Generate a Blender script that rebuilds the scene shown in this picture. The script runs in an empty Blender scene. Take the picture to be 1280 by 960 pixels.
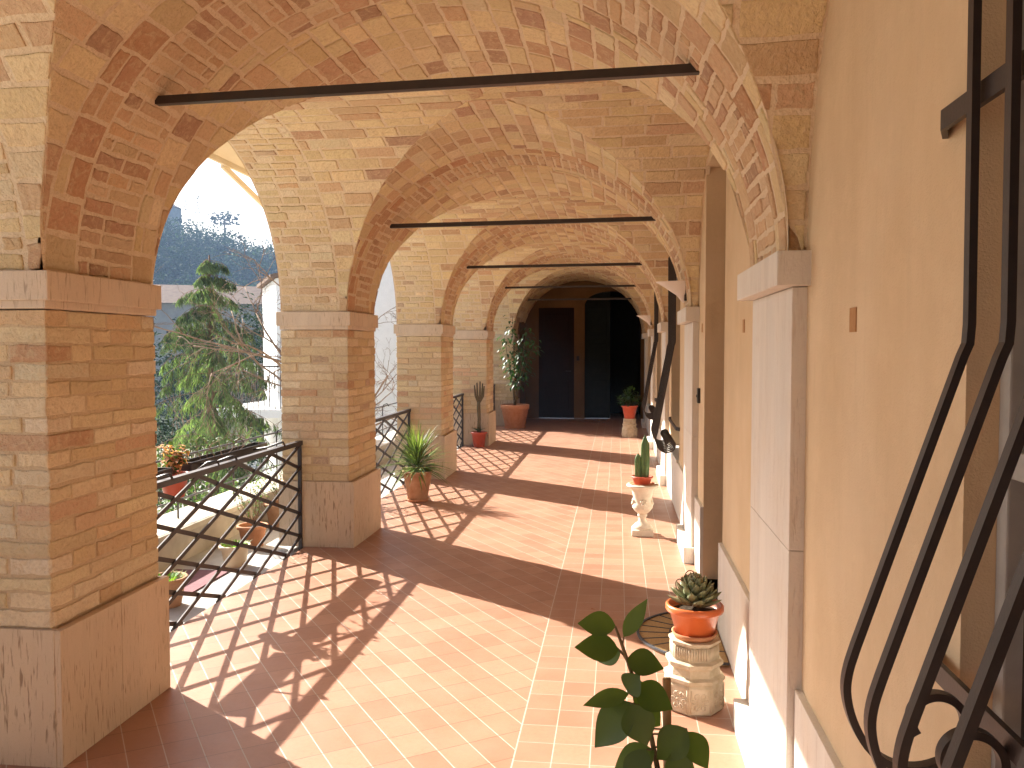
import bpy, bmesh, math, random
from mathutils import Vector, Matrix
PI = math.pi
R = math.radians
sc = bpy.context.scene
col = sc.collection
rnd = random.Random(7)

# ------------------------------------------------------------------ layout
NEAR1, BAY, TH = 2.86, 3.504, 0.77          # first pier, bay length, pier thickness
XI, XO = -2.07, -2.60                       # inner / outer face of the pier shafts
XW = 0.575                                  # plastered wall plane
ZS = 1.83                                   # springing of the vaults
AX_R, BX = 0.52, 1.19                       # right springing, rise of the arches
XC, AX = (XI + AX_R) / 2, (AX_R - XI) / 2
SK = 0.056                                  # slight skew of the vaults in plan
def PY(i): return NEAR1 + BAY * (i - 1)
FIRST, LAST = -1, 5
SUN = Vector((-1.0, 0.70, 0.735)).normalized()

# ------------------------------------------------------------------ nodes
class N:
    def __init__(s, name):
        s.m = bpy.data.materials.new(name); s.m.use_nodes = True
        s.t = s.m.node_tree; s.b = s.t.nodes['Principled BSDF']
        s.out = s.t.nodes['Material Output']
    def n(s, kind, **kw):
        nd = s.t.nodes.new(kind)
        for k, v in kw.items(): setattr(nd, k, v)
        return nd
    def l(s, a, b): s.t.links.new(a, b)
    def put(s, sock, v):
        if hasattr(v, 'is_linked') or hasattr(v, 'links'): s.l(v, sock)
        else: sock.default_value = v
    def math(s, op, a, b=0.0, c=None, clamp=False):
        nd = s.n('ShaderNodeMath', operation=op, use_clamp=clamp)
        s.put(nd.inputs[0], a); s.put(nd.inputs[1], b)
        if c is not None: s.put(nd.inputs[2], c)
        return nd.outputs[0]
    def coords(s, kind='Object', scale=(1, 1, 1), rot=(0, 0, 0), loc=(0, 0, 0)):
        if kind == 'World': o = s.n('ShaderNodeNewGeometry').outputs['Position']
        else: o = s.n('ShaderNodeTexCoord').outputs[kind]
        mp = s.n('ShaderNodeMapping'); s.l(o, mp.inputs['Vector'])
        mp.inputs['Scale'].default_value = scale; mp.inputs['Rotation'].default_value = rot
        mp.inputs['Location'].default_value = loc
        return mp.outputs[0]
    def noise(s, vec, scale, detail=4, rough=.55, dist=0):
        nd = s.n('ShaderNodeTexNoise'); s.l(vec, nd.inputs['Vector'])
        nd.inputs['Scale'].default_value = scale; nd.inputs['Detail'].default_value = detail
        nd.inputs['Roughness'].default_value = rough; nd.inputs['Distortion'].default_value = dist
        return nd.outputs['Fac']
    def ramp(s, f, stops):
        nd = s.n('ShaderNodeValToRGB'); s.put(nd.inputs[0], f)
        e = nd.color_ramp.elements
        while len(e) < len(stops): e.new(.5)
        for q, (p, c) in zip(e, stops):
            q.position = p; q.color = (c, c, c, 1) if isinstance(c, (int, float)) else (*c, 1)
        return nd.outputs[0]
    def mix(s, f, a, b, mode='MIX'):
        nd = s.n('ShaderNodeMix', data_type='RGBA', blend_type=mode)
        s.put(nd.inputs[0], f)
        for sock, v in ((nd.inputs[6], a), (nd.inputs[7], b)):
            if isinstance(v, tuple): sock.default_value = (*v, 1) if len(v) == 3 else v
            else: s.l(v, sock)
        return nd.outputs[2]
    def bump(s, h, strength=.3, dist=.01):
        nd = s.n('ShaderNodeBump'); nd.inputs['Strength'].default_value = strength
        nd.inputs['Distance'].default_value = dist; s.l(h, nd.inputs['Height'])
        s.l(nd.outputs[0], s.b.inputs['Normal'])
    def color(s, v):
        if isinstance(v, tuple): s.b.inputs['Base Color'].default_value = (*v, 1)
        else: s.l(v, s.b.inputs['Base Color'])
    def rough(s, v, spec=None):
        s.put(s.b.inputs['Roughness'], v)
        if spec is not None: s.b.inputs['Specular IOR Level'].default_value = spec

M = {}
def mat_brick():
    k = N('old_brick'); v = k.coords('World')
    a = k.n('ShaderNodeAttribute', attribute_name='tint').outputs['Color']
    n1 = k.noise(v, 9, 5, .6); n2 = k.noise(v, 60, 4, .65); n3 = k.noise(v, 2.1, 3); n4 = k.noise(v, 23, 6, .7, 1.2)
    c = k.mix(k.ramp(n1, [(.3, .0), (.75, .55)]), a, k.mix(.4, a, (.56, .41, .26)))
    c = k.mix(k.ramp(n2, [(.35, .45), (.5, 0.0)]), c, k.mix(.5, c, (.32, .20, .11)))
    c = k.mix(k.ramp(n2, [(.56, .0), (.72, .5)]), c, (.66, .50, .33))
    c = k.mix(k.ramp(n4, [(.50, .0), (.62, .62)]), c, (.60, .465, .295))
    c = k.mix(k.ramp(n3, [(.48, .0), (.72, .30)]), c, (.63, .47, .30))      # lime bloom
    k.color(c); k.rough(.9, .15)
    h = k.math('ADD', k.math('MULTIPLY', n2, .5), k.math('ADD', n1, k.math('MULTIPLY', n4, .6))); k.bump(h, .9, .020)
    return k.m
def mat_mortar(name='lime_mortar', c1=(.58, .455, .30), c2=(.74, .62, .455)):
    k = N(name); v = k.coords('World')
    n1 = k.noise(v, 14, 5, .6); n2 = k.noise(v, 90, 3)
    c = k.mix(n1, c1, c2); c = k.mix(k.ramp(n2, [(.3, .4), (.5, 0)]), c, (.46, .34, .21))
    k.color(c); k.rough(.95, .1); k.bump(k.math('ADD', n1, n2), .7, .012)
    return k.m
def mat_travertine(name, base, dark, pits=.5):
    k = N(name); v = k.coords('Object', (1, 1, .10)); w = k.coords('Object')
    n1 = k.noise(v, 9, 5, .6); n2 = k.noise(v, 100, 3, .55, .4); n3 = k.noise(w, 3, 3); n4 = k.noise(w, 120, 2)
    c = k.mix(k.ramp(n1, [(.35, 0), (.7, .8)]), base, tuple(x * .84 for x in base))
    c = k.mix(k.ramp(n3, [(.45, 0), (.75, .35)]), c, (base[0] * .95, base[1] * .82, base[2] * .68))
    pit = k.ramp(n2, [(.33, 1), (.43, 0)]); pit = k.math('MULTIPLY', pit, k.ramp(n3, [(.38, .12), (.58, 1)]))
    c = k.mix(k.math('MULTIPLY', pit, pits), c, dark)
    c = k.mix(k.ramp(n4, [(.3, .3), (.42, 0)]), c, tuple(x * .72 for x in base))
    k.color(c); k.rough(.62, .3)
    k.bump(k.math('SUBTRACT', n4, k.math('MULTIPLY', pit, 2.0)), .3, .004)
    return k.m
def mat_plaster(name, c1, c2, stain):
    k = N(name); v = k.coords('World'); s = k.coords('World', (1, 1, .12))
    n1 = k.noise(s, 5, 5, .6); n2 = k.noise(v, 2.0, 4); n3 = k.noise(v, 220, 3); n4 = k.noise(s, 26, 4, .6)
    c = k.mix(k.ramp(n1, [(.3, 0), (.7, 1)]), c1, c2)
    n5 = k.noise(v, .9, 6, .65); n6 = k.noise(v, 11, 6, .7)
    c = k.mix(k.ramp(n2, [(.45, 0), (.7, .6)]), c, stain)
    c = k.mix(k.ramp(n5, [(.45, 0), (.65, .35)]), c, tuple(x * .80 for x in c2))
    c = k.mix(k.ramp(n6, [(.5, 0), (.75, .30)]), c, tuple(x * 1.12 for x in c1))
    c = k.mix(k.ramp(n4, [(.58, 0), (.8, .35)]), c, tuple(x * .74 for x in c1))
    k.color(c); k.rough(.93, .12); k.bump(k.math('ADD', k.math('ADD', n3, k.math('MULTIPLY', n6, 2.5)), k.math('MULTIPLY', n4, .8)), .4, .005)
    return k.m
def mat_floor():
    k = N('terracotta_tiles'); g = k.n('ShaderNodeNewGeometry').outputs['Position']
    sp = k.n('ShaderNodeSeparateXYZ'); k.l(g, sp.inputs[0]); x, y = sp.outputs[0], sp.outputs[1]
    XB = -0.384
    def grid(u, v, su, sv, ou, ov, wu, wv):
        a = k.math('DIVIDE', k.math('SUBTRACT', u, ou), su); b = k.math('DIVIDE', k.math('SUBTRACT', v, ov), sv)
        fa, fb = k.math('FRACT', a), k.math('FRACT', b)
        da = k.math('MULTIPLY', k.math('MINIMUM', fa, k.math('SUBTRACT', 1, fa)), su)
        db = k.math('MULTIPLY', k.math('MINIMUM', fb, k.math('SUBTRACT', 1, fb)), sv)
        return k.math('FLOOR', a), k.math('FLOOR', b), k.math('LESS_THAN', da, wu), k.math('LESS_THAN', db, wv)
    i1, j1, a1, b1 = grid(x, y, .1437, .157, XB, 3.283, .0020, .0014)
    th = R(-54.5); dx, dy = math.cos(th), math.sin(th)
    p = k.math('ADD', k.math('MULTIPLY', x, -dy), k.math('MULTIPLY', y, dx))      # across the wide joints
    q = k.math('ADD', k.math('MULTIPLY', x, dx), k.math('MULTIPLY', y, dy))
    p0 = XB * -dy + 4.578 * dx; q0 = XB * dx + 4.528 * dy
    i2, j2, a2, b2 = grid(p, q, .1325, .1865, p0, q0, .0021, .0015)
    st = k.math('GREATER_THAN', x, XB)
    edge = k.math('LESS_THAN', k.math('ABSOLUTE', k.math('SUBTRACT', x, XB)), .0028)
    def sel(a, b): return k.math('ADD', k.math('MULTIPLY', st, a), k.math('MULTIPLY', k.math('SUBTRACT', 1, st), b))
    wide = k.math('MAXIMUM', k.math('MAXIMUM', sel(a1, a2), edge), sel(b1, 0.0)); thin = sel(0.0, b2)
    cx = k.n('ShaderNodeCombineXYZ'); k.l(sel(i1, i2), cx.inputs[0]); k.l(sel(j1, j2), cx.inputs[1]); k.l(st, cx.inputs[2])
    wn = k.n('ShaderNodeTexWhiteNoise'); k.l(cx.outputs[0], wn.inputs['Vector'])
    n1 = k.noise(g, 3.0, 4); n2 = k.noise(g, 55, 4, .6); n3 = k.noise(g, 9, 4, .6)
    c = k.ramp(wn.outputs['Value'], [(0, (.315, .15, .092)), (.5, (.355, .175, .108)), (1, (.395, .205, .13))])
    c = k.mix(k.ramp(n2, [(.3, .35), (.6, 0)]), c, (.27, .135, .085))
    c = k.mix(k.ramp(n1, [(.42, 0), (.75, .4)]), c, (.42, .25, .17))
    c = k.mix(k.ramp(n3, [(.56, 0), (.75, .3)]), c, (.275, .15, .10))
    c = k.mix(wide, c, k.mix(n3, (.40, .33, .26), (.50, .42, .34)))
    c = k.mix(thin, c, (.15, .08, .05))
    k.color(c)
    k.rough(k.math('ADD', k.math('MULTIPLY', n3, .22), .34), .35)
    h = k.math('SUBTRACT', k.math('MULTIPLY', n2, .12), k.math('MULTIPLY', k.math('MAXIMUM', wide, thin), .8))
    h = k.math('ADD', h, k.math('MULTIPLY', wn.outputs['Value'], .25)); k.bump(h, .35, .004)
    return k.m
def mat_iron():
    k = N('dark_iron'); v = k.coords('World'); n = k.noise(v, 30, 4)
    k.color(k.mix(n, (.016, .011, .010), (.040, .027, .022))); k.rough(.45, .45); k.bump(k.noise(v, 180, 2), .15, .002); return k.m
def mat_simple(name, c1, c2, rough=.7, sc_=20, spec=.3, bump=.2, bd=.004, stretch=(1, 1, 1)):
    k = N(name); v = k.coords('Object', stretch); n = k.noise(v, sc_, 5, .6)
    n2 = k.noise(v, sc_ * 5, 3)
    c = k.mix(k.ramp(n, [(.3, 0), (.7, 1)]), c1, c2)
    k.color(c); k.rough(rough, spec); k.bump(k.math('ADD', n, k.math('MULTIPLY', n2, .4)), bump, bd); return k.m
def mat_leaf(name, c1, c2, trans=.35, rough=.45, spec=.4):
    k = N(name)
    a = k.n('ShaderNodeAttribute', attribute_name='tint').outputs['Color']
    n = k.noise(k.coords('World'), 25, 3)
    c = k.mix(n, c1, c2); c = k.mix(1.0, c, a, 'MULTIPLY')
    k.color(c); k.rough(rough, spec)
    t = k.n('ShaderNodeBsdfTranslucent'); k.l(k.mix(1.0, c, (1.3, 1.4, .6), 'MULTIPLY'), t.inputs['Color'])
    ms = k.n('ShaderNodeMixShader'); ms.inputs[0].default_value = trans
    k.l(k.b.outputs[0], ms.inputs[1]); k.l(t.outputs[0], ms.inputs[2]); k.l(ms.outputs[0], k.out.inputs['Surface'])
    return k.m
def mat_glass():
    k = N('dark_window_glass'); k.color((.015, .017, .015)); k.rough(.08, .6); return k.m

M['brick'] = mat_brick(); M['mortar'] = mat_mortar(); M['joint'] = mat_mortar('sandy_joint', (.50, .375, .235), (.62, .485, .32))
M['trav'] = mat_travertine('travertine', (.60, .475, .335), (.24, .15, .085), .85)
M['impost'] = mat_travertine('pitted_travertine', (.62, .51, .385), (.2, .12, .07), .5)
M['pale_trav'] = mat_travertine('pale_travertine', (.665, .63, .56), (.42, .33, .26), .4)
M['plaster'] = mat_plaster('apricot_plaster', (.66, .515, .335), (.59, .445, .275), (.67, .54, .37))
M['endplaster'] = mat_plaster('shade_darkened_ochre_plaster', (.17, .095, .038), (.14, .075, .028), (.19, .11, .05))  # end-wall ochre darkened; the far end's shade is put into the colour
M['patch'] = mat_simple('clay_patch', (.36, .19, .08), (.42, .23, .10), .9, 40)
M['floor'] = mat_floor(); M['iron'] = mat_iron(); M['glass'] = mat_glass()
M['concrete'] = mat_simple('grey_concrete', (.36, .35, .33), (.48, .46, .43), .9, 6, .2, .3)
M['parapet'] = mat_simple('weathered_render', (.42, .38, .31), (.58, .54, .46), .9, 5, .2, .3)
M['white'] = mat_simple('white_paint', (.83, .83, .82), (.88, .88, .87), .6, 8)
M['frame'] = mat_simple('grey_white_window_paint', (.30, .29, .265), (.38, .37, .34), .5, 12)
M['wood'] = mat_simple('dark_brown_wood', (.016, .007, .004), (.026, .012, .007), .85, 9, .05, .3, .004, (6, 6, .5))
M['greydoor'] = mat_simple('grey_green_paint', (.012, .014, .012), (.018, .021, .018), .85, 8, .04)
M['black'] = mat_simple('black_plastic', (.012, .011, .011), (.02, .018, .018), .45, 20)
M['terra'] = mat_simple('terracotta_clay', (.42, .17, .075), (.52, .25, .13), .8, 14, .25, .3)
M['oldterra'] = mat_simple('weathered_terracotta', (.34, .17, .085), (.50, .31, .19), .9, 10, .2, .4)
M['orange'] = mat_simple('orange_plastic', (.55, .125, .035), (.60, .15, .045), .28, 20, .5, .05)
M['redpl'] = mat_simple('red_plastic', (.42, .075, .035), (.48, .09, .045), .45, 20, .4, .05)
M['cream'] = mat_simple('cream_plastic', (.62, .48, .30), (.68, .54, .36), .6, 12)
M['stone'] = mat_simple('carved_limestone', (.44, .36, .24), (.62, .54, .41), .9, 16, .2, .55, .006)
M['urn'] = mat_simple('pale_cast_stone', (.58, .51, .40), (.70, .64, .53), .85, 18, .2, .4)
M['soil'] = mat_simple('potting_soil', (.03, .02, .012), (.08, .055, .035), .95, 60, .1, .8, .01)
M['bark'] = mat_simple('grey_brown_bark', (.17, .11, .075), (.30, .215, .15), .9, 18, .1, .5)
M['stem'] = mat_simple('green_brown_stem', (.10, .075, .035), (.16, .12, .06), .7, 30)
M['cane'] = mat_simple('bamboo_cane', (.36, .20, .08), (.44, .27, .12), .6, 12)
M['lemon'] = mat_leaf('glossy_green_leaf', (.06, .105, .022), (.09, .145, .034), .35, .40, .35)
M['ficus'] = mat_leaf('dark_green_leaf', (.025, .07, .016), (.05, .11, .025), .3)
M['yucca'] = mat_leaf('sword_leaf', (.07, .13, .035), (.14, .2, .06), .25, .4)
M['succ'] = mat_leaf('grey_green_fleshy_leaf', (.19, .23, .125), (.27, .27, .16), .05, .5, .3)
M['cactus'] = mat_simple('cactus_skin', (.07, .15, .055), (.12, .2, .075), .5, 25, .35, .3)
M['spruce'] = mat_leaf('conifer_needles', (.075, .125, .06), (.15, .20, .115), .35, .6, .2)
M['bloom'] = mat_leaf('orange_dry_leaf', (.55, .25, .14), (.66, .38, .24), .3, .7, .2)
M['shrub'] = mat_leaf('shrub_leaf', (.05, .095, .025), (.09, .15, .04), .35, .55, .3)
M['hilltree'] = mat_leaf('distant_wood_leaf', (.018, .036, .024), (.040, .062, .034), .1, .9, .05)
M['hill'] = mat_simple('wooded_slope_soil', (.030, .045, .026), (.07, .075, .045), .95, .08, .05, .3, .1)
M['ground'] = mat_simple('pale_bounce_ground', (.46, .43, .36), (.54, .51, .43), .95, .6, .1, .4, .02)  # pale tone chosen so the added slab throws sunlight back
M['farm'] = mat_simple('grey_farmhouse_stone', (.30, .27, .24), (.42, .38, .33), .9, 1.2, .1, .3)
M['rooftile'] = mat_simple('old_roof_tiles', (.13, .085, .065), (.20, .14, .10), .9, 3, .1, .4)
def mat_canvas():
    k = N('beige_awning_canvas'); c = k.mix(k.noise(k.coords('World'), 12, 4), (.64, .56, .43), (.70, .62, .49)); k.color(c); k.rough(.9, .1)
    t = k.n('ShaderNodeBsdfTranslucent'); k.l(c, t.inputs['Color']); ms = k.n('ShaderNodeMixShader'); ms.inputs[0].default_value = .35
    k.l(k.b.outputs[0], ms.inputs[1]); k.l(t.outputs[0], ms.inputs[2]); k.l(ms.outputs[0], k.out.inputs['Surface']); return k.m
M['canvas'] = mat_canvas()
M['rubber'] = mat_simple('black_rubber', (.05, .05, .055), (.08, .08, .085), .7, 30)
M['coir'] = mat_simple('coir_bristle', (.34, .215, .095), (.46, .31, .15), .95, 90, .05, .8, .006)
M['lampglaze'] = mat_simple('white_plaster_lamp', (.66, .60, .53), (.72, .66, .59), .7, 10)
M['purple'] = mat_simple('dull_red_mat', (.17, .075, .085), (.24, .11, .115), .9, 30)

# ------------------------------------------------------------------ mesh builder
class MB:
    def __init__(s): s.v = []; s.f = []; s.c = []; s.mi = []; s.sm = []
    def face(s, pts, c=(1, 1, 1), mi=0, sm=False):
        b = len(s.v); s.v += [tuple(p) for p in pts]; s.f.append(tuple(range(b, b + len(pts)))); s.c.append(c); s.mi.append(mi); s.sm.append(sm)
    def add(s, vs, fs, c=(1, 1, 1), mi=0, sm=False):
        b = len(s.v); s.v += [tuple(p) for p in vs]
        for f in fs: s.f.append(tuple(b + i for i in f)); s.c.append(c); s.mi.append(mi); s.sm.append(sm)
    def box(s, x0, x1, y0, y1, z0, z1, c=(1, 1, 1), mi=0, ch=0.0):
        if ch <= 0:
            vs = [(x, y, z) for z in (z0, z1) for y in (y0, y1) for x in (x0, x1)]
            s.add(vs, [(0, 2, 3, 1), (4, 5, 7, 6), (0, 1, 5, 4), (2, 6, 7, 3), (0, 4, 6, 2), (1, 3, 7, 5)], c, mi); return
        bm = bmesh.new(); bmesh.ops.create_cube(bm, size=1)
        for v in bm.verts: v.co = Vector(((x0 + x1) / 2 + v.co.x * (x1 - x0), (y0 + y1) / 2 + v.co.y * (y1 - y0), (z0 + z1) / 2 + v.co.z * (z1 - z0)))
        bmesh.ops.bevel(bm, geom=bm.edges[:], offset=ch, segments=2, affect='EDGES', profile=.6)
        bm.verts.index_update()
        s.add([v.co[:] for v in bm.verts], [[v.index for v in f.verts] for f in bm.faces], c, mi); bm.free()
    def lathe(s, prof, seg=32, cx=0, cy=0, c=(1, 1, 1), mi=0, sm=True, rot=0, mod=None, caps=True):
        vs = []; fs = []
        for (r, z) in prof:
            for k in range(seg):
                a = rot + 2 * PI * k / seg; rr = r * (mod(a, z) if mod else 1)
                vs.append((cx + rr * math.cos(a), cy + rr * math.sin(a), z))
        n = len(prof)
        for i in range(n - 1):
            for k in range(seg):
                k2 = (k + 1) % seg; fs.append((i * seg + k, i * seg + k2, (i + 1) * seg + k2, (i + 1) * seg + k))
        s.add(vs, fs, c, mi, sm)
        if caps:
            b = len(s.v) - len(vs)
            s.f.append(tuple(b + k for k in reversed(range(seg)))); s.c.append(c); s.mi.append(mi); s.sm.append(False)
            s.f.append(tuple(b + (n - 1) * seg + k for k in range(seg))); s.c.append(c); s.mi.append(mi); s.sm.append(False)
    def tube(s, pts, rad, seg=8, c=(1, 1, 1), mi=0, sm=True):
        pts = [Vector(p) for p in pts]; n = len(pts)
        if not hasattr(rad, '__len__'): rad = [rad] * n
        up = Vector((0, 0, 1)); vs = []; prev = None
        for i, p in enumerate(pts):
            t = (pts[min(i + 1, n - 1)] - pts[max(i - 1, 0)])
            t = t.normalized() if t.length > 1e-9 else up
            if prev is None:
                a = t.orthogonal().normalized()
            else:
                a = prev - t * prev.dot(t); a = a.normalized() if a.length > 1e-6 else t.orthogonal().normalized()
            prev = a; b = t.cross(a)
            for k in range(seg):
                w = 2 * PI * k / seg; vs.append(p + (a * math.cos(w) + b * math.sin(w)) * rad[i])
        fs = [(i * seg + k, i * seg + (k + 1) % seg, (i + 1) * seg + (k + 1) % seg, (i + 1) * seg + k) for i in range(n - 1) for k in range(seg)]
        fs += [tuple(reversed(range(seg))), tuple((n - 1) * seg + k for k in range(seg))]
        s.add(vs, fs, c, mi, sm)
    def strip(s, pts, side, w, t, c=(1, 1, 1), mi=0):
        """rectangular bar swept along pts; side = fixed width direction"""
        pts = [Vector(p) for p in pts]; side = Vector(side).normalized(); n = len(pts); vs = []
        for i, p in enumerate(pts):
            d = (pts[min(i + 1, n - 1)] - pts[max(i - 1, 0)]).normalized(); nn = d.cross(side).normalized()
            for a, b in ((-1, -1), (1, -1), (1, 1), (-1, 1)): vs.append(p + side * (a * w / 2) + nn * (b * t / 2))
        fs = [(i * 4 + k, i * 4 + (k + 1) % 4, (i + 1) * 4 + (k + 1) % 4, (i + 1) * 4 + k) for i in range(n - 1) for k in range(4)]
        fs += [(3, 2, 1, 0), tuple((n - 1) * 4 + k for k in range(4))]
        s.add(vs, fs, c, mi)
    def leaf(s, base, d, up, L, W, c=(1, 1, 1), mi=0, bend=.25, fold=.15, seg=5, tip=.5, blunt=1.0):
        """a folded, bent leaf blade"""
        d = Vector(d).normalized(); up = Vector(up); up = up - d * up.dot(d)
        up = up.normalized() if up.length > 1e-5 else d.orthogonal().normalized()
        sd = d.cross(up); base = Vector(base); vs = []
        for i in range(seg + 1):
            t = i / seg; w = W * (math.sin(PI * min(1, t ** tip)) ** blunt if 0 < t < 1 else .02)
            ctr = base + d * (L * (t - .12 * bend * t * t)) - up * (bend * L * t * t)
            vs += [ctr + sd * w / 2 + up * fold * w, ctr, ctr - sd * w / 2 + up * fold * w]
        fs = []
        for i in range(seg):
            a = i * 3; fs += [(a, a + 1, a + 4, a + 3), (a + 1, a + 2, a + 5, a + 4)]
        s.add(vs, fs, c, mi, True)
    def build(s, name, mats, parent=None, loc=None):
        if not isinstance(mats, (list, tuple)): mats = [mats]
        me = bpy.data.meshes.new(name); off = Vector(loc) if loc is not None else Vector((0, 0, 0))
        me.from_pydata([(x - off.x, y - off.y, z - off.z) for x, y, z in s.v], [], s.f)
        for m in mats: me.materials.append(m)
        me.polygons.foreach_set('material_index', s.mi); me.polygons.foreach_set('use_smooth', s.sm)
        at = me.attributes.new('tint', 'FLOAT_COLOR', 'CORNER'); buf = []
        for f, c in zip(s.f, s.c): buf += [c[0], c[1], c[2], 1.0] * len(f)
        at.data.foreach_set('color', buf); me.update()
        o = bpy.data.objects.new(name, me); col.objects.link(o)
        if parent is not None: o.parent = parent
        if loc is not None: o.location = loc
        return o

def tag(o, label, cat, group=None, kind=None):
    if kind: o['kind'] = kind
    if label: o['label'] = label
    if cat: o['category'] = cat
    if group: o['group'] = group
    return o
def thing(name, label, cat, loc, group=None, rz=0):
    o = bpy.data.objects.new(name, None); col.objects.link(o); o.location = loc; o.rotation_euler.z = rz
    o.empty_display_size = .1
    return tag(o, label, cat, group)
def copy_tree(o, parent=None):
    c = o.copy(); col.objects.link(c); c.parent = parent
    for ch in [x for x in bpy.data.objects if x.parent == o]: copy_tree(ch, c)
    return c

# ------------------------------------------------------------------ bricks
MEAN = (.62, .49, .32)
PAL = [((.66, .53, .325), 6), ((.70, .575, .37), 6), ((.63, .495, .29), 5), ((.63, .46, .28), 3), ((.60, .40, .25), 1.6), ((.54, .335, .20), 1.0), ((.50, .37, .26), .8), ((.71, .61, .43), 4)]
PALV = [((.67, .535, .31), 5), ((.71, .585, .355), 6), ((.60, .44, .27), 4), ((.57, .395, .25), 3.6), ((.52, .33, .205), 2.6), ((.45, .285, .19), 1.6), ((.72, .61, .40), 3)]
PALD = [((.56, .39, .25), 4), ((.49, .31, .20), 3), ((.42, .27, .18), 2), ((.64, .48, .31), 4), ((.58, .39, .235), 4)]
PALT = [((.63, .49, .295), 3), ((.57, .38, .235), 4), ((.51, .305, .18), 4), ((.46, .26, .15), 2), ((.68, .54, .33), 2)]
def tint(r, pal):
    w = r.random() * sum(p[1] for p in pal)
    for c, k in pal:
        w -= k
        if w <= 0: break
    c = tuple(c[q] * 1.08 - MEAN[q] * .08 for q in range(3)); j = r.uniform(.90, 1.10); return (c[0] * j * r.uniform(.97, 1.03), c[1] * j, c[2] * j * r.uniform(.94, 1.05))
def brick_poly(mb, P, Nf, poly, d, c, inset=.005, mi=0):
    """poly in (u,v); P maps to world; Nf normal at centroid"""
    n = len(poly); w = [P(*p) for p in poly]
    ctr = sum(w, Vector()) / n; nn = Nf
    lo = [p for p in w]; 
    def ins(p, k):
        q = ctr - p; L = q.length
        return p + q * min(.5, k / max(L, 1e-6) * 1.3)
    mid = [ins(p, inset * .25) + nn * (d * .75) for p in w]; top = [ins(p, inset) + nn * d for p in w]
    b = len(mb.v); mb.v += [tuple(p) for p in lo + mid + top]
    for k in range(n):
        k2 = (k + 1) % n
        for lvl in (0, 1):
            mb.f.append((b + lvl * n + k, b + lvl * n + k2, b + (lvl + 1) * n + k2, b + (lvl + 1) * n + k)); mb.c.append(c); mb.mi.append(mi); mb.sm.append(False)
    mb.f.append(tuple(b + 2 * n + k for k in range(n))); mb.c.append(c); mb.mi.append(mi); mb.sm.append(False)
def brick_wall(mb, org, ud, vd, nd, W, courses, r, blen=.27, ext=(.006, .006), corner=None, pal=PAL, tag_='', gap=.012, dr=(.001, .0095)):
    """courses: list of (z0,z1) heights; bricks on plane org + u*ud + v*vd"""
    org, ud, vd, nd = map(Vector, (org, ud, vd, nd))
    for k, (v0, v1) in enumerate(courses):
        u = -ext[0]; first = True
        off = (k % 2) * .5
        cuts = [0.0]; x = blen * (off if off else 1.0) * r.uniform(.85, 1.15)
        while x < W - .09:
            cuts.append(x); x += (blen if r.random() > .22 else blen * .5) * r.uniform(.86, 1.12)
        cuts.append(W)
        for a, b in zip(cuts[:-1], cuts[1:]):
            a2 = a - ext[0] + r.uniform(-.003, .007) if a == 0 else a + gap / 2; b2 = b + ext[1] - r.uniform(-.003, .007) if b == W else b - gap / 2
            c = tint(r, pal)
            if corner is not None:
                if a == 0: c = corner.setdefault((tag_[0], k), c)
                elif b == W: c = corner.setdefault((tag_[1], k), c)
            j = lambda: r.uniform(-.0045, .0045)
            t0, t1 = v0 + gap / 2, v1 - gap / 2
            tl = r.uniform(-.003, .003)
            n = 4; poly = []
            for i in range(n): poly.append((a2 + (b2 - a2) * i / n, t0 + j() + tl))
            for i in range(2): poly.append((b2 + (j() * .8 if i else 0), t0 + (t1 - t0) * i / 2))
            for i in range(n): poly.append((b2 - (b2 - a2) * i / n, t1 + j() - tl))
            for i in range(2): poly.append((a2 + (j() * .8 if i else 0), t1 - (t1 - t0) * i / 2))
            brick_poly(mb, lambda u_, v_: org + ud * u_ + vd * v_, nd, poly, r.uniform(*dr), c, .006)
def courses_for(z0, z1, h, r):
    n = max(1, round((z1 - z0) / h)); e = [z0 + (z1 - z0) * i / n for i in range(n + 1)]
    for i in range(1, n): e[i] += r.uniform(-.005, .005)
    return list(zip(e[:-1], e[1:]))

# ------------------------------------------------------------------ vault surfaces
def zY(x):
    t = (x - XC) / AX
    return ZS + BX * math.sqrt(1 - t * t) if abs(t) < 1 else ZS - .001
def bay_c(i): return (PY(i) + TH - .02 + PY(i + 1) + .02) / 2
AY = (PY(2) + .02 - (PY(1) + TH - .02)) / 2
def zX(i, y):
    t = (y - bay_c(i)) / AY
    return ZS + BX * math.sqrt(1 - t * t) if abs(t) < 1 else ZS - .001
def skew(x, y): return y - SK * max(0, min(2.65, x - XI))
class Arc:
    def __init__(s, a, b, n=240):
        s.t = [PI * i / n for i in range(n + 1)]; s.p = [(-a * math.cos(t), b * math.sin(t)) for t in s.t]; s.s = [0]
        for (x0, y0), (x1, y1) in zip(s.p[:-1], s.p[1:]): s.s.append(s.s[-1] + math.hypot(x1 - x0, y1 - y0))
        s.L = s.s[-1]; s.a = a; s.b = b
    def at(s, q):
        q = max(0, min(s.L, q)); lo, hi = 0, len(s.s) - 1
        while hi - lo > 1:
            m = (lo + hi) // 2
            if s.s[m] <= q: lo = m
            else: hi = m
        f = (q - s.s[lo]) / (s.s[hi] - s.s[lo]); return (s.p[lo][0] * (1 - f) + s.p[hi][0] * f, s.p[lo][1] * (1 - f) + s.p[hi][1] * f)
ARCY, ARCX = Arc(AX, BX), Arc(AY, BX)
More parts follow.
